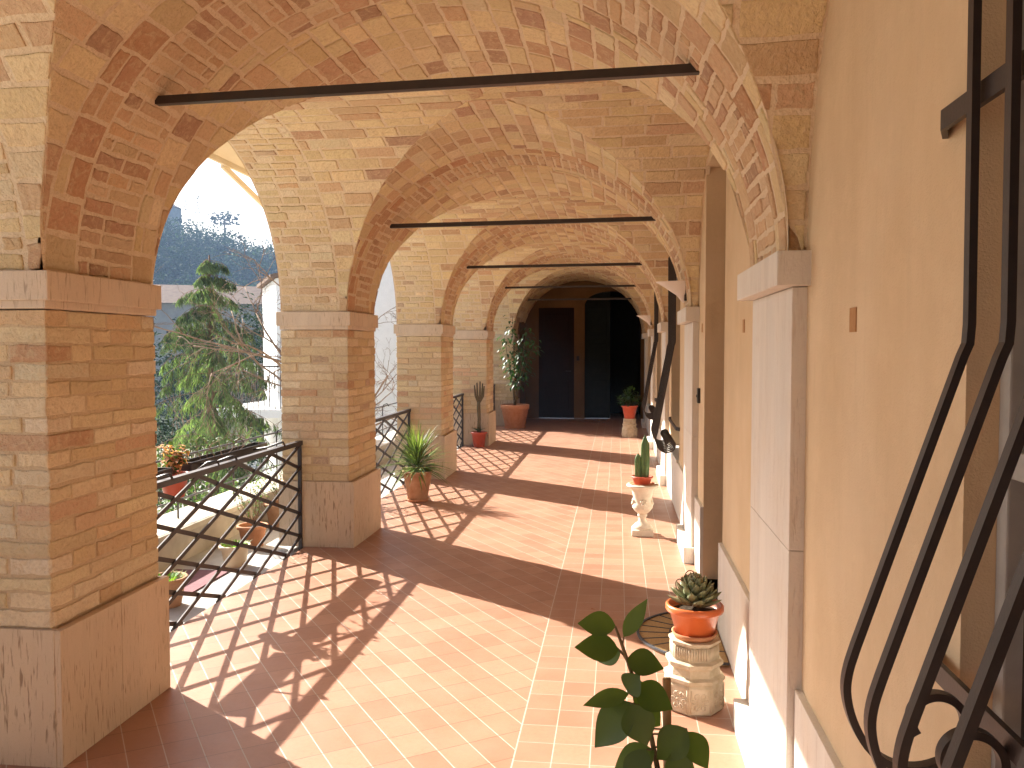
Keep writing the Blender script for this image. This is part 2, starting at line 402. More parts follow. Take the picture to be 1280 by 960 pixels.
def clip(poly, g):
    out = []; n = len(poly)
    for k in range(n):
        p, q = poly[k], poly[(k + 1) % n]; a, b = g(*p), g(*q)
        if a >= 0: out.append(p)
        if (a >= 0) != (b >= 0):
            f = a / (a - b); out.append((p[0] + (q[0] - p[0]) * f, p[1] + (q[1] - p[1]) * f))
    return out
def area(p): return abs(sum(p[i][0] * p[(i + 1) % len(p)][1] - p[(i + 1) % len(p)][0] * p[i][1] for i in range(len(p)))) / 2
def lay(mb, P, Nf, g, u0, u1, v0, v1, ch, bl, r, pal, gap=.019, dr=(.001, .008), stag=True):
    n = max(1, round((v1 - v0) / ch)); e = [v0 + (v1 - v0) * i / n for i in range(n + 1)]
    for i in range(1, n): e[i] += r.uniform(-.08, .08) * ch
    for k in range(n):
        cuts = [u0]; x = u0 + bl * (r.uniform(.3, 1.0) if stag else 1) * r.uniform(.9, 1.1)
        while x < u1 - .3 * bl: cuts.append(x); x += bl * r.uniform(.72, 1.2)
        cuts.append(u1)
        for a, b in zip(cuts[:-1], cuts[1:]):
            j = lambda: r.uniform(-.004, .004)
            a2, b2, t0, t1 = a + gap / 2, b - gap / 2, e[k] + gap / 2, e[k + 1] - gap / 2
            m = 4; poly = []; mm = 3
            tl = r.uniform(-.004, .004)
            for i in range(m): poly.append((a2 + (b2 - a2) * i / m, t0 + j() + tl))
            for i in range(mm): poly.append((b2 + j(), t0 + (t1 - t0) * i / mm))
            for i in range(m): poly.append((b2 - (b2 - a2) * i / m, t1 + j() - tl))
            for i in range(mm): poly.append((a2 + j(), t1 - (t1 - t0) * i / mm))
            poly = clip(poly, g)
            if len(poly) < 3 or area(poly) < 3e-4: continue
            cu = sum(p[0] for p in poly) / len(poly); cv = sum(p[1] for p in poly) / len(poly)
            brick_poly(mb, P, Nf(cu, cv), poly, r.uniform(*dr), tint(r, pal), .006)
def sheet(mb, P, g, us, vs, mi):
    for a, b in zip(us[:-1], us[1:]):
        for c, d in zip(vs[:-1], vs[1:]):
            p = clip([(a, c), (b, c), (b, d), (a, d)], g)
            if len(p) >= 3: mb.face([P(*q) for q in p], (1, 1, 1), mi)
def lin(a, b, n): return [a + (b - a) * i / n for i in range(n + 1)]

ceil = tag(bpy.data.objects.new('ceiling', None), None, None, None, 'structure'); col.objects.link(ceil)
def P_Y(u, v):
    x, z = ARCY.at(v); X = XC + x; return Vector((X, skew(X, u), ZS + z))
def N_Y(u, v):
    x, z = ARCY.at(v); return -Vector((x / AX ** 2, 0, z / BX ** 2)).normalized()
for i in range(FIRST, LAST + 1):          # transverse arches over the piers
    r = random.Random(100 + i); mb = MB()
    y0, y1 = PY(i) + .02, PY(i) + TH - .02
    if i == LAST: y1 = 18.78
    g = lambda u, v: 1.0
    sheet(mb, P_Y, g, lin(y0, y1, 6), lin(0, ARCY.L, 72), 1)
    if i == LAST: lay(mb, P_Y, N_Y, g, y0, y1, 0, ARCY.L, .12, .24, r, PALV)
    else:
        lay(mb, P_Y, N_Y, g, y0, y0 + .19, 0, ARCY.L, .145, .19, r, PALT)
        lay(mb, P_Y, N_Y, g, y0 + .19, y1 - .17, 0, ARCY.L, .062, .19, r, PALD)
        lay(mb, P_Y, N_Y, g, y1 - .17, y1, 0, ARCY.L, .13, .17, r, PALV)
    mb.build('transverse_arch', [M['brick'], M['mortar']], ceil)
for i in range(FIRST, LAST):              # groin vaults of the bays
    r = random.Random(300 + i); mb = MB(); c = bay_c(i)
    def P_X(u, v, c=c):
        y, z = ARCX.at(v); return Vector((u, skew(u, c + y), ZS + z))
    def N_X(u, v, c=c):
        y, z = ARCX.at(v); return -Vector((0, y / AY ** 2, z / BX ** 2)).normalized()
    def gX(u, v, i=i):
        y, z = ARCX.at(v); return ZS + z - zY(u)
    def gY(u, v, i=i):
        x, z = ARCY.at(v); return ZS + z - zX(i, u)
    ya, yb = PY(i) + TH - .02, PY(i + 1) + .02
    sheet(mb, P_X, gX, lin(XO, XW + .02, 40), lin(0, ARCX.L, 72), 1)
    sheet(mb, P_Y, gY, lin(ya, yb, 40), lin(0, ARCY.L, 72), 1)
    lay(mb, P_X, N_X, gX, XO + .003, XI - .07, 0, ARCX.L, .066, .17, r, PAL)
    lay(mb, P_X, N_X, gX, XI - .07, XW, 0, ARCX.L, .108, .27, r, PALV)
    lay(mb, P_Y, N_Y, gY, ya, yb, 0, ARCY.L, .115, .21, r, PALV)
    mb.build('groin_vault', [M['brick'], M['mortar']], ceil)

# ------------------------------------------------------------------ outer wall over the arches, roof
mb = MB()
def colz(y):
    for i in range(FIRST, LAST):
        if abs(y - bay_c(i)) < AY - 1e-6: return zX(i, y)
    return ZS
ys = []
for i in range(FIRST, LAST + 1):
    ys += [PY(i) + .02, PY(i) + TH - .02]
    if i < LAST: ys += [bay_c(i) + AY * math.cos(PI * k / 40) for k in range(39, 0, -1)]
ys = sorted(ys)
for a, b in zip(ys[:-1], ys[1:]):
    m = (a + b) / 2; za, zb = colz(a) if colz(m) > ZS + .001 else ZS, colz(b) if colz(m) > ZS + .001 else ZS
    X = XO - .004
    mb.face([(X, a, za), (X, a, 3.6), (X, b, 3.6), (X, b, zb)])
    mb.face([(X, a, za), (X, b, zb), (XO + .01, b, zb + .012), (XO + .01, a, za + .012)])
ow = mb.build('arcade_wall', M['brick'])
tag(ow, 'outer brick wall above the open arches of the loggia', 'wall')
for me_a in ow.data.attributes['tint'].data: me_a.color = (.58, .40, .21, 1)
mb = MB(); mb.box(-3.1, 6.0, PY(FIRST) - .5, 24.5, 3.6, 3.75); mb.box(XO, XW + .3, PY(FIRST) - .0, PY(FIRST) + .03, 3.05, 3.598)
tag(mb.build('roof', M['rooftile']), None, None, None, 'structure')

# ------------------------------------------------------------------ piers
PIER_LABEL = {-1: 'brick pier behind the camera, second from it', 0: 'brick pier just behind the camera on the open side',
  1: 'nearest and largest brick pier at the left edge of the photo', 2: 'second brick pier from the front, standing beyond the nearest lattice railing',
  3: 'third brick pier, with the spiky yucca pot in front of it', 4: 'fourth brick pier with a small red pot at its foot', 5: 'farthest brick pier, behind the tall leafy potted tree'}
for i in range(FIRST, LAST + 1):
    r = random.Random(500 + i); y0 = PY(i)
    t = thing('brick_pier', PIER_LABEL[i], 'pier', (-2.335, y0 + TH / 2, 0), 'brick piers along the open side'); L = (-2.335, y0 + TH / 2, 0)
    pmb = MB(); a, b = y0 + .02, y0 + TH - .02
    pmb.box(XO, XI, a, b, .50, 1.69, (1, 1, 1), 1)
    cs = courses_for(.515, 1.695, .0655, r); crn = {}
    brick_wall(pmb, (XO, a, 0), (1, 0, 0), (0, 0, 1), (0, -1, 0), XI - XO, cs, r, .27, corner=crn, tag_='ab')
    brick_wall(pmb, (XI, a, 0), (0, 1, 0), (0, 0, 1), (1, 0, 0), b - a, cs, r, .27, corner=crn, tag_='bc')
    brick_wall(pmb, (XI, b, 0), (-1, 0, 0), (0, 0, 1), (0, 1, 0), XI - XO, cs, r, .27, corner=crn, tag_='cd')
    brick_wall(pmb, (XO, b, 0), (0, -1, 0), (0, 0, 1), (-1, 0, 0), b - a, cs, r, .27, corner=crn, tag_='da')
    o = pmb.build('shaft', [M['brick'], M['joint']], t, L); o.location = (0, 0, 0)
    q = MB(); x0, x1 = XO - .03, XI + .045                       # travertine slabs round the foot
    ym = (y0 + y0 + TH) / 2 + r.uniform(-.03, .03)
    q.box(x0 + .012, x1 - .024, y0 - .0, y0 + .03, 0, .514, ch=.003)
    q.box(x0 + .012, x1 - .024, y0 + TH - .03, y0 + TH, 0, .514, ch=.003)
    q.box(x1 - .026, x1, y0 + .003, ym - .001, 0, .512, ch=.003); q.box(x1 - .026, x1, ym + .001, y0 + TH - .003, 0, .515, ch=.003)
    q.box(x0, x0 + .026, y0 + .002, y0 + TH - .002, 0, .512, ch=.003)
    q.box(x0 + .02, x1 - .02, y0 + .02, y0 + TH - .02, .3, .506)
    o = q.build('plinth', M['trav'], t, L); o.location = (0, 0, 0)
    q = MB(); x0, x1 = XO - .035, XI + .03
    bm = bmesh.new(); bmesh.ops.create_grid(bm, x_segments=1, y_segments=1, size=1); bm.free()
    q.box(x0, x1, y0 - .004, y0 + TH + .004, 1.724, 1.832, ch=.005); q.box(XO - .012, XI + .012, y0 + .008, y0 + TH - .008, 1.694, 1.73, ch=.008)
    o = q.build('impost', M['impost'], t, L); o.location = (0, 0, 0)

# ------------------------------------------------------------------ floor, terrace
def slab(name, x0, x1, y0, y1, z, m, depth=.3):
    q = MB(); q.box(x0, x1, y0, y1, z - depth, z); return tag(q.build(name, m), None, None, None, 'structure')
slab('floor', -2.42, 1.2, -6, 24, 0, M['floor'])
slab('bounce_slab', -60, -3.62, -30, 48, -4.1, M['ground'], 2)  # unseen pale slab, added to bounce sunlight onto the white building
slab('terrace_paving', -3.30, -2.424, -6, 24, -.05, M['concrete'], 4)

# ------------------------------------------------------------------ house wall on the right
wall = thing('house_wall', 'long apricot plastered house wall with pale stone pilasters on the right', 'wall', (XW, 6, 0))
Lw = Vector((XW, 6, 0))
HOLES = [(.15, 1.50, .78, 2.75, .112, 'w'), (4.75, 5.80, 0, 2.74, .45, 'd'), (8.10, 9.35, .50, 2.62, .16, 'w'), (11.65, 12.85, .50, 2.62, .16, 'w'),
         (15.2, 16.3, .50, 2.5, .16, 'w'), (-3.2, -2.0, .5, 2.6, .16, 'w')]
def holed(mb, X, ylist, z0, z1, holes, side=1):
    yc = sorted(set([ylist[0], ylist[1]] + [h[k] for h in holes for k in (0, 1)])); zc = sorted(set([z0, z1] + [h[k] for h in holes for k in (2, 3)]))
    for a, b in zip(yc[:-1], yc[1:]):
        for c, d in zip(zc[:-1], zc[1:]):
            if any(h[0] <= a and b <= h[1] and h[2] <= c and d <= h[3] for h in holes): continue
            mb.face([(X, a, c), (X, a, d), (X, b, d), (X, b, c)])
    for (a, b, c, d, dp, k) in holes:
        Y = X + dp * side
        mb.face([(X, b, c), (X, b, d), (Y, b, d), (Y, b, c)]); mb.face([(X, a, c), (Y, a, c), (Y, a, d), (X, a, d)])
        mb.face([(X, a, d), (Y, a, d), (Y, b, d), (X, b, d)]); mb.face([(X, a, c), (X, b, c), (Y, b, c), (Y, a, c)])
q = MB(); holed(q, XW, (-6, 18.8), 0, 3.59, HOLES)
def child(q, name, m, parent, L):
    o = q.build(name, m, parent, L); o.location = (0, 0, 0); return o
child(q, 'plaster_face', M['plaster'], wall, Lw)
for (a, b, c, d, dp, k) in HOLES:
    X = XW + dp
    if k == 'w':
        q = MB(); fw = .038
        for (y0, y1, z0, z1) in ((a, a + fw, c, d), (b - fw, b, c, d), (a + fw, b - fw, d - fw, d), (a + fw, b - fw, c, c + fw), ((a + b) / 2 - .03, (a + b) / 2 + .03, c + fw, d - fw),
                                 (a + fw, (a + b) / 2 - .03, 1.34, 1.385), ((a + b) / 2 + .03, b - fw, 1.34, 1.385)):
            q.box(X - .06, X - .01, y0, y1, z0, z1, ch=.004)
        wo = child(q, 'window', M['frame'], wall, Lw)
        q = MB(); q.face([(X - .03, a, c), (X - .03, a, d), (X - .03, b, d), (X - .03, b, c)]); child(q, 'pane', M['glass'], wo, Lw)
        q = MB(); q.box(XW - .03, X - .061, a + .002, b - .002, c - .03, c + .004, ch=.004); child(q, 'sill', M['pale_trav'], wo, Lw)
    else:
        q = MB(); q.box(X - .05, X - .005, a, b, c + .005, d)
        for zz in (.15, .95, 1.75): q.box(X - .062, X - .052, a + .12, b - .12, zz, zz + .62, ch=.004)
        do = child(q, 'door', M['wood'], wall, Lw)
        q = MB(); q.tube([(X - .055, b - .1, 1.05), (X - .1, b - .1, 1.05), (X - .1, b - .2, 1.05)], .009); child(q, 'handle', M['iron'], do, Lw)
# dado slabs between the pilasters
def dado(a, b):
    q = MB(); n = max(1, round((b - a) / .9)); w = (b - a) / n
    for k in range(n): q.box(XW - .022, XW + .01, a + k * w + .0008, a + (k + 1) * w - .0008, 0, .485, ch=.002)
    child(q, 'dado', M['pale_trav'], wall, Lw)
PIL = [PY(i) + TH / 2 - .145 for i in range(FIRST, LAST + 1)]
prev = -6
edges = []
for yc in PIL: edges.append((prev, yc - .385)); prev = yc + .385
edges.append((prev, 18.75))
for a, b in edges:
    segs = [(a, b)]
    for h in HOLES:
        if h[5] == 'd': segs = [s2 for (s, e) in segs for s2 in ([(s, min(e, h[0])), (max(s, h[1]), e)] if s < h[1] and e > h[0] else [(s, e)]) if s2[1] - s2[0] > .02]
    for s, e in segs:
        if s < -3: continue
        dado(s, e)
for i, yc in enumerate(PIL):
    q = MB(); X = XW - .045
    q.box(X, XW + .01, yc - .385, yc + .385, .118, .92, ch=.003); q.box(X, XW + .01, yc - .385, yc + .385, .9215, 1.738, ch=.003)
    po = child(q, 'pilaster', M['pale_trav'], wall, Lw)
    q = MB(); q.box(XW - .10, XW + .01, yc - .435, yc + .435, 1.74, ZS + .015, ch=.005); child(q, 'capital', M['pale_trav'], po, Lw)
    q = MB(); q.box(XW - .098, XW + .01, yc - .41, yc + .43, 0, .117, ch=.004); child(q, 'foot_block', M['pale_trav'], po, Lw)
for (y, z) in ((2.19, 1.62), (4.03, 1.652), (5.98, 1.69), (7.35, 1.66), (9.5, 1.66), (11.0, 1.66)):
    q = MB(); q.box(XW - .003, XW + .01, y - .028, y + .028, z - .03, z + .03); child(q, 'plugged_hole', M['patch'], wall, Lw)
# arch blocks above the capitals read as part of the vault: fill from the springing to the wall
q = MB()
for yc in PIL: q.box(AX_R + .004, XW + .02, yc - .36, yc + .36, ZS + .016, 2.05)
child(q, 'springer', M['brick'], wall, Lw)
for e in wall.children:
    if e.name.startswith('springer'):
        for x in e.data.attributes['tint'].data: x.color = (.50, .30, .15, 1)

q = MB(); q.box(XW - .02, XW + .002, 6.08, 6.14, 1.165, 1.27, ch=.006); o = q.build('doorbell', M['black']); 
tag(o, 'small dark doorbell plate on the plaster beside the door recess', 'doorbell')
q = MB(); q.box(XW - .026, XW - .02, 6.10, 6.12, 1.205, 1.225, ch=.002); q.build('button', M['iron'], o)

# ------------------------------------------------------------------ end wall with two doors
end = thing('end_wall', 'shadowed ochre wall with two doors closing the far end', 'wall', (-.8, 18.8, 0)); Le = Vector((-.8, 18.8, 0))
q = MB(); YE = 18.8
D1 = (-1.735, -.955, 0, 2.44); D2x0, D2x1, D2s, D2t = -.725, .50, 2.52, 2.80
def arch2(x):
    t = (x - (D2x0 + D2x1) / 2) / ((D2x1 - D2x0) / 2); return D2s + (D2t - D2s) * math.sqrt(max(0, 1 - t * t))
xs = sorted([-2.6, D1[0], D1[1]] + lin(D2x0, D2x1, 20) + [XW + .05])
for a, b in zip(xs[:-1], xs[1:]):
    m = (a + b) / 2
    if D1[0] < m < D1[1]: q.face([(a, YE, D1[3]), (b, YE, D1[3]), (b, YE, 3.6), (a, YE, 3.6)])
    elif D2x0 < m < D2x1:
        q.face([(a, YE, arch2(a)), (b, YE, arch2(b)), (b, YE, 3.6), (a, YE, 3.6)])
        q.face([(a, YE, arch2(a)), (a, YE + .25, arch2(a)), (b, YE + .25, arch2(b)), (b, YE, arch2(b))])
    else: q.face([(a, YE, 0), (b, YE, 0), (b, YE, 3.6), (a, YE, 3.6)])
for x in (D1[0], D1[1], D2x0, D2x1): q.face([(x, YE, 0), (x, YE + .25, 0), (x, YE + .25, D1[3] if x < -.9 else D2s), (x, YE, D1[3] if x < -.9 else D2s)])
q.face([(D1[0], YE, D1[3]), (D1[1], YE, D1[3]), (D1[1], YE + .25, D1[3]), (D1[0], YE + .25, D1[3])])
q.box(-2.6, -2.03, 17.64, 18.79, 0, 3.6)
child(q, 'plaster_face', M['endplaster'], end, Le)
q = MB(); q.box(D1[0], D1[1], YE + .04, YE + .09, .01, D1[3])
for zz in (.2, .95, 1.7): q.box(D1[0] + .12, D1[1] - .12, YE + .028, YE + .039, zz, zz + .6, ch=.004)
d1 = child(q, 'door', M['wood'], end, Le); d1['label'] = 'narrow dark brown panelled door'
q = MB(); q.tube([(-1.03, YE + .03, 1.05), (-1.03, YE - .03, 1.05), (-1.14, YE - .03, 1.05)], .01); child(q, 'handle', M['iron'], d1, Le)
q = MB(); q.box(D2x0, -.17, YE + .1, YE + .14, .01, 2.78)
for zz in (.2, 1.0, 1.8): q.box(D2x0 + .08, -.25, YE + .09, YE + .099, zz, zz + .65, ch=.004)
d2 = child(q, 'door', M['greydoor'], end, Le); d2['label'] = 'grey leaf of the arched double doorway, the other leaf open on darkness'
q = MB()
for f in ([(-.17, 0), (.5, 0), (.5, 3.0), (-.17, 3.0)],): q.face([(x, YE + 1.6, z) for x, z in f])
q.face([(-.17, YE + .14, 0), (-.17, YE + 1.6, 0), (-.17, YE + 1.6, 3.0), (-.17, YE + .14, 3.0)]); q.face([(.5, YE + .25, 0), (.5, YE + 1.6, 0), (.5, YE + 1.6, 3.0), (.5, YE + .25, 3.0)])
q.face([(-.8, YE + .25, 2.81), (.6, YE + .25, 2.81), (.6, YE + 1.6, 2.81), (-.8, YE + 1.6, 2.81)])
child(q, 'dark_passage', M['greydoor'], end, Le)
q = MB(); q.box(-.90, -.84, YE - .018, YE - .001, 1.28, 1.38, ch=.005); o = q.build('doorbell', M['black'])
tag(o, 'small dark plate on the end wall between the two doors', 'doorbell')

# ------------------------------------------------------------------ tie rods
ROD = {-1: 'black iron tie rod behind the camera', 0: 'black iron tie rod over the camera', 1: 'nearest and longest black iron tie rod, high across the top of the photo', 2: 'second black iron tie rod from the front',
       3: 'third black iron tie rod from the front', 4: 'fourth, shorter looking iron tie rod from the front', 5: 'faintest tie rod, in front of the dark end wall'}
for i in range(FIRST, LAST + 1):
    y = PY(i) + TH / 2; xl, xr = -1.82, .30
    q = MB(); q.strip([(xl, skew(xl, y), 2.53), (xr, skew(xr, y), 2.535)], (0, 1, 0), .032, .032)
    tag(q.build('tie_rod', M['iron'], None), ROD[i], 'tie rod', 'iron tie rods under the vaults')

# ------------------------------------------------------------------ lattice railings
RAIL = {0: 'lattice railing beside the camera', 1: 'nearest lattice iron railing, between the first and second brick piers', 2: 'lattice railing behind the spiky yucca pot', 3: 'narrow looking lattice railing beside the small red pot',
        4: 'farthest lattice railing, mostly hidden behind the fourth pier', -1: 'lattice railing behind the camera'}
for i in range(FIRST, LAST):
    ya, yb = PY(i) + TH - .01, PY(i + 1) + .0; X = -2.45; zt, zb = .80, -.02; Lr = Vector((X, (ya + yb) / 2, 0))
    t = thing('lattice_railing', RAIL[i], 'railing', Lr, 'lattice railings between the piers')
    q = MB(); q.strip([(X, ya, zt + .0165), (X, yb, zt + .0165)], (1, 0, 0), .042, .034); child(q, 'top_rail', M['iron'], t, Lr)
    for y in (ya + .012, yb - .014):
        q = MB(); q.strip([(X, y, zb - .02), (X, y, zt - .002)], (1, 0, 0), .026, .022); child(q, 'post', M['iron'], t, Lr)
    W, H = .535, .177; sl = H / W; y1 = yb - .025; y0 = ya + .024
    for fam, nm in ((-1, 'lattice_bars'), (1, 'lattice_bars')):
        q = MB(); xx = X + fam * .0045
        for k in range(-14, 15):
            # line z = zt + fam*sl*(y - (y1 - k*W))
            f = lambda y: zt - .001 + fam * sl * (y - (y1 - k * W))
            pts = []
            ylo, yhi = y0, y1
            # clip to z range
            inv = lambda z: (z - (zt - .001)) / (fam * sl) + (y1 - k * W)
            ra, rb = sorted((inv(zt - .001), inv(zb))); a, b = max(ylo, ra), min(yhi, rb)
            if b - a > .03: q.strip([(xx, a, f(a)), (xx, b, f(b))], (1, 0, 0), .008, .026)
        child(q, nm, M['iron'], t, Lr)

# ------------------------------------------------------------------ window grilles
def scroll(cx, cz, r0, a0, a1, n=14, shrink=.55):
    return [(cx + (r0 * (1 - (1 - shrink) * k / n)) * math.cos(a0 + (a1 - a0) * k / n), cz + (r0 * (1 - (1 - shrink) * k / n)) * math.sin(a0 + (a1 - a0) * k / n)) for k in range(n + 1)]
def smooth(pts, it=2):
    for _ in range(it):
        o = [pts[0]]
        for a, b in zip(pts[:-1], pts[1:]): o += [(a[0] * .75 + b[0] * .25, a[1] * .75 + b[1] * .25), (a[0] * .25 + b[0] * .75, a[1] * .25 + b[1] * .75)]
        pts = o + [pts[-1]]
    return pts
def grille(ys, zb, ztop, knee, label, straps, yext):
    ym = sum(ys) / len(ys); Lg = Vector((XW, ym, zb)); t = thing('window_grille', label, 'window grille', Lg, 'bellied window grilles')
    prof = [(.525, ztop), (.53, knee + .03), (.528, knee), (.52, knee - .02), (.372, zb + .19), (.360, zb + .15), (.357, zb + .115), (.368, zb + .07), (.393, zb + .026), (.43, zb + .001), (.472, zb - .002),
            (.515, zb + .016), (.536, zb + .045)] + scroll(.492, zb + .076, .046, -.15, 3.75, 16, .74)
    prof = prof[:4] + smooth(prof[4:], 2)
    for y in ys:
        q = MB(); q.strip([(x, y, z) for x, z in prof], (0, 1, 0), .020, .012); child(q, 'bar', M['iron'], t, Lg)
    for z in straps:
        q = MB(); a, b = yext
        q.strip([(.545, a + .05, z), (.545, b - .06, z)], (0, 0, 1), .034, .010)
        q.strip([(.545, b - .062, z), (.57, b, z)], (0, 0, 1), .034, .010); q.strip([(.57, a, z), (.545, a + .052, z)], (0, 0, 1), .034, .010)
        child(q, 'strap', M['iron'], t, Lg)
grille([1.375 - .13 * k for k in range(9)], .895, 2.7, 1.557, 'large black bellied window grille with scrolled feet at the right edge', (1.935, 1.0), (.15, 1.60))
grille([9.12 - .13 * k for k in range(9)], .575, 2.5, 1.60, 'black bellied window grille beyond the second stone pilaster', (2.2, .8), (8.02, 9.3))
grille([12.6 - .13 * k for k in range(9)], .60, 2.5, 1.65, 'farther black window grille beyond the third stone pilaster', (2.2, .8), (11.5, 12.8))

# ------------------------------------------------------------------ wall lamps
def lamp(y, label):
    t = thing('wall_lamp', label, 'lamp', (.50, y, 1.97), 'plaster wall lamps above the capitals')
    q = MB(); n = 14; Z1 = .085; vs = []; 
    rows = [(0, -.075, .012), (.35, -.02, .045), (.7, .04, .09), (1, Z1, .115)]
    for (f, z, r_) in rows:
        for k in range(n + 1):
            a = PI / 2 + PI * k / n; vs.append((r_ * 1.9 * math.cos(a) * (.5 + .5 * f), r_ * math.sin(a), z))
    fs = [(i * (n + 1) + k, i * (n + 1) + k + 1, (i + 1) * (n + 1) + k + 1, (i + 1) * (n + 1) + k) for i in range(3) for k in range(n)]
    q.add(vs, fs, sm=True); b = 3 * (n + 1); q.add([vs[b + k] for k in range(n + 1)] + [(v[0] * .93 - .0, v[1] * .93, v[2] - .012) for v in vs[b:b + n + 1]], [(k, k + 1, n + 2 + k, n + 1 + k) for k in range(n)])
    q.build('shade', M['lampglaze'], t)
    q = MB(); q.box(-.005, .075, -.05, .05, -.06, .05, ch=.004); q.build('back_plate', M['iron'], t)
lamp(6.62, 'half-cone plaster wall lamp above the second stone capital'); lamp(13.35, 'farther half-cone plaster wall lamp above the fourth capital')

# ------------------------------------------------------------------ pots and plants
def ring_pot(q, prof, seg=36, mod=None, caps=True): q.lathe(prof, seg, mod=mod, caps=caps)
def pot(parent, r0, r1, h, m, rim=.02, lip=.03, soil=True, z=0.0, name='pot'):
    q = MB(); w = .012
    prof = [(r0 * .96, z), (r0, z + .006), (r1 - .008, z + h - lip), (r1 + rim * .5, z + h - lip + .004), (r1 + rim * .5, z + h - .006), (r1 + rim * .35, z + h), (r1 - w + .004, z + h), (r1 - w, z + h - .01), (r1 - w - .004, z + h - .045)]
    q.lathe(prof, 40); o = q.build(name, m, parent)
    if soil:
        q = MB(); r = random.Random(int(r0 * 1e4)); q.lathe([(r1 - w - .002, z + h - .035), (r1 * .6, z + h - .026), (.002, z + h - .022)], 20, caps=False); q.build('soil', M['soil'], parent)
    return o
def saucer(parent, r, m, z=0, h=.025):
    q = MB(); q.lathe([(r * .85, z), (r, z + h), (r - .008, z + h), (r * .8, z + .008)], 36); return q.build('saucer', m, parent)
def gt(r, lo=.75, hi=1.25):
    k = r.uniform(lo, hi); return (k * r.uniform(.9, 1.1), k, k * r.uniform(.8, 1.1))

# near leafy lemon plant (in the shade, close to the camera)
def leaf_px(q, base, tipp, up, W, c, **kw):
    b, t = Vector(base), Vector(tipp); q.leaf(b, t - b, up, (t - b).length, W, c, seg=8, tip=.82, **kw)
t = thing('potted_lemon', 'dark glossy leafed plant tied to a cane, close to the camera at the bottom', 'plant', (.09, 1.5, 0))
q = MB(); LP = Vector((.09, 1.5, 0))
pot(t, .13, .17, .30, M['terra'])
stem = [(.09, 1.5, .28), (.085, 1.5, .62), (.075, 1.5, .80), (.055, 1.5, .90), (.030, 1.495, .97), (.010, 1.49, 1.03), (-.002, 1.49, 1.062)]
q.tube(stem, [.007, .006, .005, .004, .0035, .003, .002], 8); stq = q
q = MB(); q.tube([(.10, 1.51, .27), (.089, 1.512, .965)], .0075, 8); child(q, 'cane', M['cane'], t, LP)
LEAVES = [((770, 784), (724, 781), 24, .0, .1), ((780, 797), (808, 751), 15, .0, .1), ((774, 811), (722, 804), 26, -.01, .2), ((777, 818), (748, 834), 20, .015, .2),
  ((784, 822), (828, 828), 25, -.01, .15), ((785, 860), (797, 836), 24, -.02, .3), ((793, 857), (840, 876), 28, -.01, .2), ((787, 865), (732, 877), 17, -.01, .1),
  ((792, 875), (744, 928), 35, -.015, .15), ((789, 872), (809, 918), 30, -.03, .2), ((803, 889), (829, 917), 22, .02, .2), ((858, 902), (821, 940), 30, -.02, .3),
  ((857, 909), (884, 948), 24, -.01, .15), ((819, 935), (767, 965), 30, -.01, .2), ((808, 927), (785, 972), 26, -.03, .2), ((846, 925), (852, 985), 26, -.02, .2), ((852, 962), (880, 968), 18, -.02, .2),
  ((820, 950), (842, 1000), 30, -.04, .2), ((800, 960), (770, 1010), 30, -.03, .2), ((905, 970), (945, 985), 20, .0, .2), ((790, 1000), (740, 1030), 30, .0, .2), ((830, 1000), (890, 1040), 30, .0, .2), ((800, 1050), (750, 1090), 30, .03, .2), ((820, 1040), (860, 1100), 30, -.03, .2), ((812, 905), (797, 860), 18, .03, .2)]
lx = lambda p: -.066 + (p - 724) * .001406
lz = lambda p: 1.105 - (p - 752) * .001427
r = random.Random(5); q = MB(); st = stq
def stem_at(z):
    for a, b in zip(stem[:-1], stem[1:]):
        if a[2] <= z <= b[2]:
            f = (z - a[2]) / (b[2] - a[2]); return tuple(a[k] + (b[k] - a[k]) * f for k in range(3))
    return stem[-1] if z > 1 else stem[0]
for (b, tp, w, dy, bend) in LEAVES:
    B = Vector((lx(b[0]), 1.5 + dy, lz(b[1]))); T = Vector((lx(tp[0]), 1.5 + dy * 1.5 + r.uniform(-.012, .004), lz(tp[1])))
    k = r.uniform(.75, 1.15)
    q.leaf(B, T - B, (r.uniform(-.25, .25), -.75, .65), (T - B).length * 1.04, w * .00200, (k, k, k), bend=bend * .5, fold=.10, seg=10, tip=.8)
    s0 = Vector(stem_at(B.z - .012)); st.tube([s0, (s0 + B) / 2 + Vector((0, 0, -.002)), B], [.0018, .0015, .0012], 6)
child(q, 'leaves', M['lemon'], t, LP); stq.v and child(stq, 'stem', M['stem'], t, LP)

